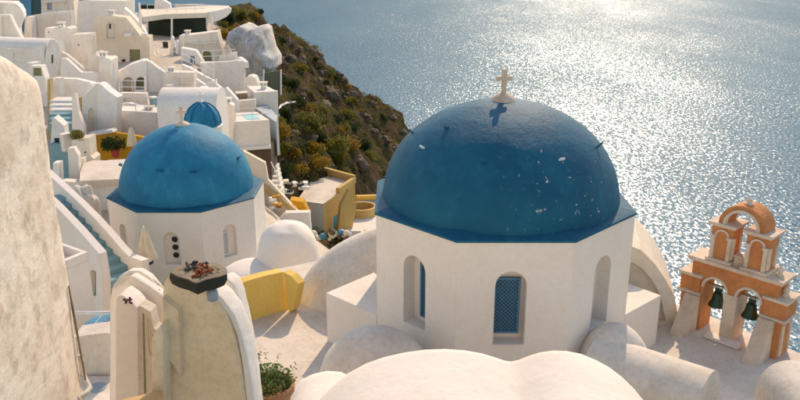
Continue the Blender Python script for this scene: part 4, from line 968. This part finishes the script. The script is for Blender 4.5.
railing([(148, 13.5, 87), (205, 12.5, 87)], 'thin white railing on the roof over the black ivy wall')
railing([(236, 122, 52.6), (269, 120, 52.6)], 'thin white railing before the turquoise pool')
railing([(120, 93, 55.7), (146, 93.5, 55.7)], 'thin white railing below the arched pavilion')
railing([(98, 109, 48.8), (155, 112.5, 48.8)], 'thin white railing on the long terrace wall')
for px, py, Y, wp, hp, mt, lab in ((60, 84, 52.4, 7, 5, VILLAGE_D, 'small roof box on the olive courtyard wall'), (118, 101, 55.6, 8, 6, VILLAGE_C, 'small plaster box at the terrace wall bend'), (154, 103, 55.4, 7, 5, TEALSHADE_TINT, 'small teal box beside the terrace wall'), (205, 93, 57.5, 9, 5, GOLDWOOD, 'ochre bench on the stair landing'), (242, 97, 60, 10, 4, WOOD, 'brown timber stack in the courtyard'), (66, 140, 42.4, 8, 5, VILLAGE_C, 'cream plaster box beside the green shrub planter'), (170, 90, 58.6, 6, 4, VILLAGE_D, 'white plaster bench below the pale yellow door'), (35, 70, 54, 9, 6, VILLAGE_B, 'grey roof box under the barrel vaulted house')):
    t = thing('roof_box', lab, 'box', tuple(aty(px, py, Y))); a = aty(px, py, Y); k = (a - CAM).length / FP
    MB().box(a + Vector((0, 0, hp * k / 2 - .3)), (wp * k, wp * k * .7, hp * k + .6), Matrix.Rotation(px * .3, 3, 'Z')).ob('box_body', mt, t); MB().box(a + Vector((0, 0, hp * k + .04)), (wp * k * 1.1, wp * k * .8, .08), Matrix.Rotation(px * .3, 3, 'Z')).ob('lid', VILLAGE_D if mt is not VILLAGE_D else VILLAGE_C, t)

# whitewashed rock mass
wr = thing('whitewashed_rock', 'tall whitewashed rock mass beside the cube house', 'rock', tuple(aty(250, 75, 74)))
outl = [(222, 90), (222, 62), (224, 45), (227, 33), (233, 29), (238, 26.5), (243, 28), (247, 31), (252, 29.5), (258, 28.4), (262, 31), (264, 41), (267, 52), (272, 60), (272.5, 70), (268, 73), (263, 80), (262, 95)]
pl = Plane(aty(248, 60, 76), R(-5)); uvs = [pl.uv(*q) for q in outl]
cu_, cz_ = sum(u for u, z in uvs) / len(uvs), sum(z for u, z in uvs) / len(uvs); rr = []
fine = []
for i in range(len(uvs)):
    a, b = uvs[i], uvs[(i + 1) % len(uvs)]
    for k in range(5): fine.append((a[0] + (b[0] - a[0]) * k / 5, a[1] + (b[1] - a[1]) * k / 5))
for s_, off in ((1.0, -4), (1.0, -1.5), (.99, -.5), (.94, .1), (.84, .6), (.7, .95), (.5, 1.15), (.3, 1.2), (.12, 1.2)):
    ring = []
    for u, z in fine:
        q = pl.at(cu_ + (u - cu_) * s_, cz_ + (z - cz_) * s_, off)
        q += (pl.n * 1.0 + Vector((.2, 0, .3))) * (noise.noise(q * .5) * .7 + abs(noise.noise(q * 1.1)) * .5 + noise.noise(q * 2.6) * .28 + noise.noise(q * 6) * .12) * (.25 if s_ > .98 else 1)
        ring.append(q)
    rr.append(ring)
MB().rings(rr).ob('rock_body', WROCK, wr, True)

# --- middle left: gabled house, orange terrace, courtyard
h = house('white gabled house with arched niche and ochre side', (92, 133), 48)
fac(h, 'gable_wall', [(82, 160), (82, 97), (88, 92), (94, 86.6), (97, 83.5), (98.6, 83.5), (100, 160)], 48, 16, .5, WHITE, [(arch(88.2, 94.2, 108, 132.5, rise=5), 'niche', WARM)], hd=.15)
fac(h, 'side_wall', [(97.4, 140), (97.6, 83.4), (101, 84.5), (108, 91), (115, 96), (117.6, 97.5), (116, 112), (116, 140)], 48.1, -10, 1.6, V)
fac(h, 'ochre_side', [(76, 140), (76, 98), (82.2, 97.4), (83.5, 140)], 48.6, -10, .5, GOLDWOOD)
fac(h, 'chimney', [(86, 92), (87, 85), (90, 83), (92, 84), (92.5, 92)], 49.5, 0, .5, WHITEP)
h = house('olive shaded courtyard wall with steps below the diagonal parapet', (65, 95), 53, 'courtyard_wall', 'wall')
fac(h, 'wall', [(50, 130), (50, 79), (60, 78.6), (76, 79), (97, 84), (97, 130)], 53, 4, .5, V)
fac(h, 'ochre_post', [(47.5, 140), (47.5, 79.5), (50.3, 79), (51.5, 140)], 50, 0, .4, GOLDWOOD)
h = house('shaded plaster steps rising behind the weathered wall', (62, 125), 47, 'courtyard_steps', 'stairs')
for i in range(6):
    zz = aty(62, 124 - i * 4.6, 46 + i * .8); MB().box(zz + Vector((0, .5, -.7)), (1.5, 1.2, 1.5)).ob('step', TEALSHADE_TINT if i < 3 else VILLAGE_B, h)  # shade of the tall walls put into the step colours
fac(h, 'parapet', [(72, 150), (72, 95), (75, 94), (78, 112), (84, 128), (84, 150)], 45.6, 0, .4, WHITE)
h = house('small cream hut with sloping roof beside the weathered wall', (58, 137), 44)
fac(h, 'front', [(50, 160), (52, 119), (54, 117.5), (64, 126), (65, 137), (72, 138), (72, 160)], 43, 6, 1.8, V, [([(54, 144), (54, 138), (59.5, 138), (59.5, 144)], 'opening', DARKTEAL)], ref=(58, 130))
h = house('white planter terrace wall with green shrub on top', (80, 160), 43, 'planter_wall', 'wall')
fac(h, 'wall', [(72, 200), (72, 140), (89, 138), (90.5, 156), (94, 159), (94, 200)], 42, 0, 1.0, WARM, [([(84, 153), (84, 151.5), (86.5, 151.5), (86.5, 153)], 'vent', DARK)])
fac(h, 'pillar', [(78.6, 190), (79, 158.5), (83.5, 158.5), (84, 190)], 41, 0, .4, WHITE)
h = house('ochre orange terrace wall with white coping', (120, 155), 46.5, 'orange_wall', 'wall')
fac(h, 'wall', [(88, 175), (92, 135.5), (113, 131), (118, 133.5), (128, 134.5), (150, 138.6), (152, 175)], 46.5, 0, .3, ORWALL)
fac(h, 'coping', [(88, 136.6), (88, 133.4), (112, 130), (114, 132.4)], 46.4, 0, .6, WHITEP)
h = house('long pale terrace house wall behind the orange terrace', (130, 135), 49)
fac(h, 'wall', [(96, 160), (97, 109), (112, 110), (158, 112.6), (160, 160)], 49, 0, 3.0, V)
fac(h, 'end_wall', [(157, 150), (158, 113), (163, 117.6), (172, 117.6), (175, 113.8), (177, 114), (177, 150)], 48.6, 0, 1.5, V)
MB().box(aty(166, 116.5, 50), (.6, 1.2, .35)).ob('ochre_bench', GOLDWOOD, h); MB().lathe(aty(162, 114, 48.7), [(.22, -.3), (.24, .2), (.12, .3)], 12).ob('chimney_pot', TRIM, h)
h = house('bright peach terrace floor over an olive shaded wall', (100, 205), 41, 'roof_terrace', 'terrace')
zt = aty(110, 180, 38).z
MB().prism([atz(x, y, zt) for x, y in ((79.5, 181), (142, 178), (150, 160), (92, 160.5), (84, 163), (80, 172))], zt - .35, zt).ob('floor', FLOORM, h)
fac(h, 'wall', [(80, 240), (80.5, 181.5), (142, 178.4), (142, 240)], 38.3, 0, 4, V)
h = house('white slab wall in the green shaded courtyard', (72, 178), 40, 'courtyard_wall', 'wall')
fac(h, 'slab', [(69.5, 181), (67.6, 149), (73.6, 148), (78.4, 156), (79, 181)], 40, 6, .5, WHITE)
fac(h, 'court_wall', [(50, 182), (50, 144), (70, 146), (70, 182)], 42.5, 0, .4, TEALSHADE_TINT)  # courtyard shade put into the wall colour
fac(h, 'court_front', [(46, 215), (54, 178.6), (60, 181), (80, 182.5), (80, 215)], 38.5, 0, .5, V); fac(h, 'low_step', [(52, 182), (53, 163), (59, 163), (60, 182)], 39.4, 0, .5, V)
h = house('broken white plaster heap below the peach terrace', (85, 205), 37, 'plaster_heap', 'rubble')
ellipsoid(h, 'heap', tuple(aty(83, 206, 36)), (.75, .6, 1.0), CREAM, amp=.35)
t = thing('red_flower_pot', 'red pot with a green shrub before the orange wall', 'plant pot', tuple(aty(115.5, 157, 45.5)))
pp_ = aty(115.5, 153.5, 45.5); MB().lathe(pp_, [(.17, -.22), (.25, .18), (.27, .2), (.2, .2)], 14).ob('pot', REDPOT, t, True, 40)
def leafball(n, r, size, seed):
    rnd = random.Random(seed); v = []; f = []
    lobes = [(Vector((rnd.uniform(-.55, .55), rnd.uniform(-.55, .55), rnd.uniform(.1, .55))), rnd.uniform(.32, .6)) for _ in range(9)]
    for _ in range(n):
        c, q = lobes[rnd.randrange(9)]
        d = Vector((rnd.gauss(0, 1), rnd.gauss(0, 1), rnd.gauss(0, 1))).normalized()
        p = c + d * q * (rnd.random() ** .3)
        if p.z < -.05: p.z = abs(p.z) * .4
        p = Vector((p.x * r[0], p.y * r[1], p.z * r[2])); s = size * rnd.uniform(.6, 1.5)
        a = Vector((rnd.gauss(0, 1), rnd.gauss(0, 1), rnd.gauss(0, 1))).normalized(); b = a.orthogonal().normalized()
        if rnd.random() < .6: a = (a + d * .2).normalized()
        k = len(v); v += [p - a * s, p + b * s * .45, p + a * s, p - b * s * .45]; f.append((k, k + 1, k + 2, k + 3))
    me = bpy.data.meshes.new('foliage'); me.from_pydata([tuple(q) for q in v], [], f); return me
def foliage(parent, loc, me, mat, scale=(1, 1, 1), rz=0, name='foliage'):
    o = bpy.data.objects.new(name, me); C.objects.link(o); o.location = Vector(loc) - world_loc(parent); o.scale = scale; o.rotation_euler = (0, 0, rz); o.parent = parent
    o.material_slots[0].link = 'OBJECT' if len(o.material_slots) else 'DATA'
    o.material_slots[0].material = mat; o['kind'] = 'stuff'; return o
BALLS = [leafball(900, (1, 1, 1), .10, s) for s in range(5)]
for b in BALLS: b.materials.append(LEAF_DARK)
foliage(t, pp_ + Vector((-.3, 0, .25)), BALLS[0], LEAF_DARK, (.85, .6, .75)); 
t = thing('planter_shrub', 'dark green shrub growing on the white planter wall', 'shrub', tuple(aty(80.5, 139, 42.3)))
foliage(t, aty(80, 139, 42.3), BALLS[1], LEAF_OLIVE, (.5, .5, .55)); MB().tube([aty(80, 141, 42.3), aty(80, 136, 42.3)], .05).ob('stem', TRUNK, t)
t = thing('closed_parasol', 'closed tan parasol standing before the orange wall', 'parasol', tuple(aty(132, 155, 44.5)))
pb, pt = aty(133, 152, 44.5), aty(130.5, 127, 44.5); MB().tube([pb, pt], .04, 6).ob('pole', WOOD, t)
rr = []
for f, r_ in ((.25, .26), (.5, .22), (.75, .15), (.93, .10), (1.0, .02)):
    c = pb.lerp(pt, f); rr.append([c + Vector((math.cos(q) * r_ * (1 + .25 * math.cos(5 * q)), math.sin(q) * r_ * (1 + .25 * math.cos(5 * q)), 0)) for q in [2 * math.pi * i / 30 for i in range(30)]])
MB().rings(rr).ob('canopy', CLOTH, t, True)

# ================================================================ YELLOW HOUSE, ITS POOL TERRACE, STAIR PARAPETS
yh = thing('yellow_house', 'ochre yellow house with peach flat roof and teal door', 'house', tuple(aty(335, 235, 62)))
zt = aty(325, 202, 62).z
roof = [atz(x, y, zt) for x, y in ((297, 201), (323, 204.5), (354.5, 183), (317, 172.5))]
MB().prism(roof, zt - 4.6, zt).ob('walls', OCHRE, yh)
MB().prism([Vector((q.x, q.y, 0)) for q in roof], zt + .002, zt + .06).ob('roof', FLOORM, yh)
for a, b in ((3, 2), (2, 1)):
    p, q = roof[a], roof[b]
    if b == 1: q = p.lerp(q, .55)
    d = (q - p).normalized(); nn = Vector((-d.y, d.x, 0)) * .16
    MB().prism([p + nn, q + nn, q - nn, p - nn], zt + .06, zt + .7 if b == 2 else zt + .55).ob('parapet', OCHRE, yh)
d = (roof[1] - roof[0]); pl = Plane(roof[0], math.atan2(d.y, d.x))
fac_l = d.length
def panel(pl, u0, u1, z0, z1, mat, name, parent, off=.05):
    v = [pl.at(u, z, k) for k in (off, -.1) for u, z in ((u0, z0), (u1, z0), (u1, z1), (u0, z1))]
    MB().add(v, [(0, 1, 2, 3), (7, 6, 5, 4), (0, 4, 5, 1), (1, 5, 6, 2), (2, 6, 7, 3), (3, 7, 4, 0)]).ob(name, mat, parent)
panel(pl, 0, fac_l * .98, zt - 4.5, zt - .02, V, 'white_front', yh, .04); panel(pl, .5, 1.2, zt - 3.2, zt - 1.2, WARM, 'window', yh, .08)
d = (roof[2] - roof[1]); pl = Plane(roof[1], math.atan2(d.y, d.x)); L = d.length
panel(pl, L * .26, L * .40, zt - 3.6, zt - 1.7, TEALDOOR, 'door', yh); panel(pl, L * .50, L * .57, zt - 3.4, zt - 1.65, DARK, 'window', yh); panel(pl, L * .68, L * .74, zt - 3.2, zt - 1.5, DARK, 'window', yh)
for k in (.245, .405): panel(pl, L * k, L * k + .06, zt - 3.6, zt - 1.62, WHITEP, 'door_frame', yh, .08)
fac(yh, 'buttress', [(338, 232), (341, 205), (349, 190), (355, 184), (356, 210), (350, 240)], 61.8, 30, .4, OCHRE)
zl = aty(370, 222, 64).z
pt_ = thing('pool_terrace', 'bright white terrace with yellow edged plunge pools below the hillside', 'terrace', tuple(aty(372, 226, 64)))
MB().prism([atz(x, y, zl) for x, y in ((345, 238), (400, 240), (400, 200), (352, 203))], zl - 4, zl).ob('floor', V, pt_)
cc_ = atz(361, 214, zl)
MB().lathe(cc_ + Vector((0, 0, 0)), [(1.1, 0), (1.1, .02), (.01, .021)], 24).ob('pool_water', GREYROOF, pt_)
MB().rings([[cc_ + Vector((r_ * math.cos(t), r_ * math.sin(t) * .9, z_)) for t in [2 * math.pi * i / 28 for i in range(28)]] for r_, z_ in ((1.15, 0), (1.15, .75), (1.4, .75), (1.4, -.6))], cap0=False, cap1=False).ob('pool_wall', OCHRE, pt_)
fac(pt_, 'rear_wall', [(356, 206), (356, 196), (392, 195), (392, 206)], 69, 0, .3, YELLOW); fac(pt_, 'rear_pool', [(357, 205), (357, 201.5), (390, 201.5), (390, 205)], 68.5, 0, .3, GREYROOF)
fac(pt_, 'gate', [(350, 240), (350, 231), (361, 231), (361, 240)], 58, 0, .1, WHITEP); fac(pt_, 'ochre_step', [(362, 240), (364, 232), (376, 236), (376, 242)], 57, 0, .6, OCHRE)
h = house('cream sloping stair parapet with yellow coping beside the small dome', (280, 205), 50, 'stair_parapet', 'wall')
fac(h, 'wall', [(240, 185), (243, 151), (265, 163), (268, 180), (300, 214), (310, 212), (311, 240), (256, 240)], 48, 0, .35, WARM)
fac(h, 'coping', [(250, 179), (253, 176), (272, 190), (296, 210), (292, 212), (270, 196)], 47.8, 0, .5, GOLDWOOD)
fac(h, 'landing', [(286, 215), (290, 200), (303, 202), (308, 212), (310, 216), (300, 218)], 49, 0, .8, ORWALL)
fac(h, 'retaining_wall', [(252, 250), (252, 216), (275, 222), (285, 213), (309, 212.5), (312, 240), (312, 250)], 46.8, 0, .5, V)
h = house('pale concrete steps climbing beside the brown stone base', (272, 185), 54, 'outdoor_stairs', 'stairs')
for i in range(6): MB().box(aty(274 - i * .9, 190 - i * 4.7, 52 + i * .6) + Vector((0, .4, -.6)), (1.15, 1.1, 1.2)).ob('step', V, h)
MB().tube([aty(271, 162, 53), aty(278, 176, 52), aty(280, 196, 51)], .05, 6).ob('hand_rail', WHITEP, h)
def clutter(name, label, cat, px, py, Y, mat, size, n=9):
    t = thing(name, label, cat, tuple(aty(px, py, Y))); c = aty(px, py, Y)
    for _ in range(n):
        p = c + Vector((random.uniform(-1, 1) * size[0], random.uniform(-.5, .5), random.uniform(-.2, 1) * size[1])); s = random.uniform(.15, .4)
        (MB().lathe(p, [(s * .5, -s * .6), (s * .85, -s * .1), (s * .6, s * .35), (s * .15, s * .5)], 5, Matrix.Rotation(random.uniform(0, 3), 3, 'Z') @ Matrix.Rotation(random.uniform(-.6, .6), 3, 'X')) if name == 'rubble_heap' else MB().box(p, (s * 1.5, s, s * .6), Matrix.Rotation(random.uniform(0, 3), 3, 'Z'))).ob('piece', mat[random.randrange(len(mat))], t)
clutter('furniture_heap', 'heap of white garden furniture beside the yellow house roof', 'furniture', 296, 190, 56, [WHITEP, V, DARK, WARM], (1.0, .7), 16)
clutter('crate_heap', 'heap of orange and white crates under the stair parapet', 'crates', 269, 207, 46.5, [ORWALL, WHITEP, RUST, WARM], (.7, .8), 12)
clutter('rubble_heap', 'rubble and blue plastic heap before the yellow house', 'rubble', 328, 238, 54, [WARM, TARP, STONE, WARM, ROCKM, CREAM], (2.0, .5), 34)

# ================================================================ SHRUBS, ROCKS AND SCRUB ON THE HILLSIDE
KINDS = [(LEAF_DARK, 'dark green shrub', 'dark shrubs on the hillside'), (LEAF_GOLD, 'golden brown shrub', 'golden shrubs on the hillside'), (LEAF_OLIVE, 'olive green shrub', 'olive shrubs on the hillside')]
def zone(px, py):
    if py < 45: return 'along the crest of the headland'
    if px < 312 and py > 112: return 'on the slope below the white pool terrace'
    if px < 312: return 'on the slope beside the green gate'
    if py > 140: return 'in the gully above the yellow house'
    return 'on the rocky slope facing the large blue dome'
def sized(w): return 'tiny' if w < 6.5 else 'small' if w < 9 else 'medium' if w < 14 else 'large'
def shrub(px, py, wpx, kind, squash=.8):
    p = hit(px, py)
    if p is None: return
    r = wpx / 2 / FP * (p - CAM).length
    mt, lab, grp = KINDS[kind]
    lab = sized(wpx) + ' ' + lab + ' ' + zone(px, py); t = thing('hillside_shrub', lab, 'shrub', (p.x, p.y, p.z), lab)
    foliage(t, p + Vector((0, 0, -.15)), BALLS[random.randrange(5)], mt, (r, r, r * squash * 1.25), random.uniform(0, 6))
    MB().tube([p + Vector((0, 0, -.5)), p + Vector((r * .1, 0, r * .25))], [.09 * r + .03, .04], 5).ob('stem', TRUNK, t)
for a in [(221, 37, 17, 1), (228, 22, 20, 0), (238, 18, 18, 2), (247, 28, 15, 1), (233, 12, 12, 2), (256, 33, 13, 0), (308, 126, 28, 2), (306, 110, 16, 1), (295, 104, 18, 0), (284, 118, 22, 0), (292, 128, 20, 0), (332, 152, 30, 2), (345, 148, 22, 1), (277, 135, 22, 1), (281, 150, 22, 2), (290, 160, 24, 1), (300, 150, 20, 0), (283, 172, 20, 0), (296, 172, 18, 1), (310, 152, 22, 1),
          (322, 142, 18, 0), (318, 165, 20, 1), (274, 122, 14, 1), (330, 75, 14, 2), (350, 130, 20, 0), (360, 150, 22, 0), (368, 160, 20, 2), (300, 185, 14, 2), (340, 165, 18, 0), (291, 85, 16, 0), (318, 112, 18, 2), (280, 42, 12, 0), (376, 130, 16, 0), (336, 122, 18, 0), (300, 70, 14, 2), (350, 105, 16, 2)]: shrub(a[0], a[1], a[2] * 1.25, a[3])
rnd = random.Random(3); cnt = 0
for _ in range(26): shrub(rnd.uniform(270, 345), rnd.uniform(112, 182), rnd.uniform(14, 26), rnd.choice((1, 1, 2, 2, 0)), rnd.uniform(.6, .9))
for _ in range(10): shrub(rnd.uniform(222, 262), rnd.uniform(12, 36), rnd.uniform(9, 15), rnd.choice((1, 2, 0)), rnd.uniform(.6, .9))
poly = [(240, 14), (277, 36), (317, 56), (352, 88), (390, 116), (406, 145), (385, 172), (350, 172), (318, 170), (290, 178), (274, 150), (272, 120), (282, 90), (276, 60), (262, 40)]
def inside(x, y):
    c = False; j = len(poly) - 1
    for i in range(len(poly)):
        (xi, yi), (xj, yj) = poly[i], poly[j]
        if (yi > y) != (yj > y) and x < (xj - xi) * (y - yi) / (yj - yi) + xi: c = not c
        j = i
    return c
while cnt < 110:
    x, y = rnd.uniform(236, 408), rnd.uniform(10, 180)
    if inside(x, y):
        shrub(x, y, rnd.uniform(5, 12), rnd.choice((0, 0, 2, 2, 2, 1) if y > 90 else (0, 0, 2, 1)), rnd.uniform(.6, .95)); cnt += 1
# boulders
def rock_mesh(seed):
    bm = bmesh.new(); bmesh.ops.create_icosphere(bm, subdivisions=3, radius=1)
    for v in bm.verts:
        q = v.co * 1.1 + Vector((seed * 7, 0, 0)); v.co *= 1 + .45 * noise.noise(q) + .22 * noise.noise(q * 2.3) + .1 * noise.noise(q * 6)
        v.co = Vector((round(v.co.x * 3.2) / 3.2 * .5 + v.co.x * .5, v.co.y, round(v.co.z * 2.5) / 2.5 * .5 + v.co.z * .5))
    me = bpy.data.meshes.new('boulder'); bm.to_mesh(me); bm.free(); me.materials.append(ROCKM); return me
RK = [rock_mesh(s) for s in range(5)]
def boulder(px, py, wpx, hs=.8):
    p = hit(px, py)
    if p is None: return
    r = wpx / 2 / FP * (p - CAM).length; o = bpy.data.objects.new('boulder', RK[rnd.randrange(5)]); C.objects.link(o)
    o.location = p; o.scale = (r, r, r * hs); o.rotation_euler = (rnd.uniform(-.3, .3), rnd.uniform(-.3, .3), rnd.uniform(0, 6)); lab = sized(wpx) + ' brown boulder ' + zone(px, py); tag(o, lab, 'boulder', lab)
for a in [(318, 56, 12), (311, 52, 10), (338, 76, 11), (344, 80, 9), (402, 132, 10), (392, 118, 10), (372, 104, 9), (330, 96, 22), (322, 108, 18), (290, 60, 16), (300, 62, 14), (278, 62, 14), (352, 96, 12), (365, 118, 14), (385, 140, 12), (360, 165, 16), (395, 150, 14)]: boulder(*a)
cnt = 0
while cnt < 40:
    x, y = rnd.uniform(236, 408), rnd.uniform(10, 180)
    if inside(x, y): boulder(x, y, rnd.uniform(3, 11), rnd.uniform(.5, 1)); cnt += 1
# loose scrub and grass tufts
sv = []; sf = []
while len(sf) < 26000:
    x, y = rnd.uniform(-30, 20), rnd.uniform(56, 145)
    edge = -9 - (y - 55) * .27
    if x < edge + 3 or noise.noise(Vector((x * .15, y * .15, 4))) < -.12: continue
    z = ground(x, y)
    if z < -45: continue
    for _ in range(3):
        p = Vector((x + rnd.gauss(0, .25), y + rnd.gauss(0, .25), z + rnd.uniform(0, .35))); s = rnd.uniform(.08, .2)
        a = Vector((rnd.gauss(0, 1), rnd.gauss(0, 1), rnd.gauss(0, 1) + .8)).normalized(); b = a.orthogonal().normalized(); k = len(sv)
        sv += [p - a * s, p + b * s * .5, p + a * s, p - b * s * .5]; sf.append((k, k + 1, k + 2, k + 3))
o = link('hillside_scrub', sv, sf, LEAF_OLIVE, recalc=False); tag(o, 'dry olive scrub and grass tufts covering the rocky hillside', 'scrub', kind='stuff')
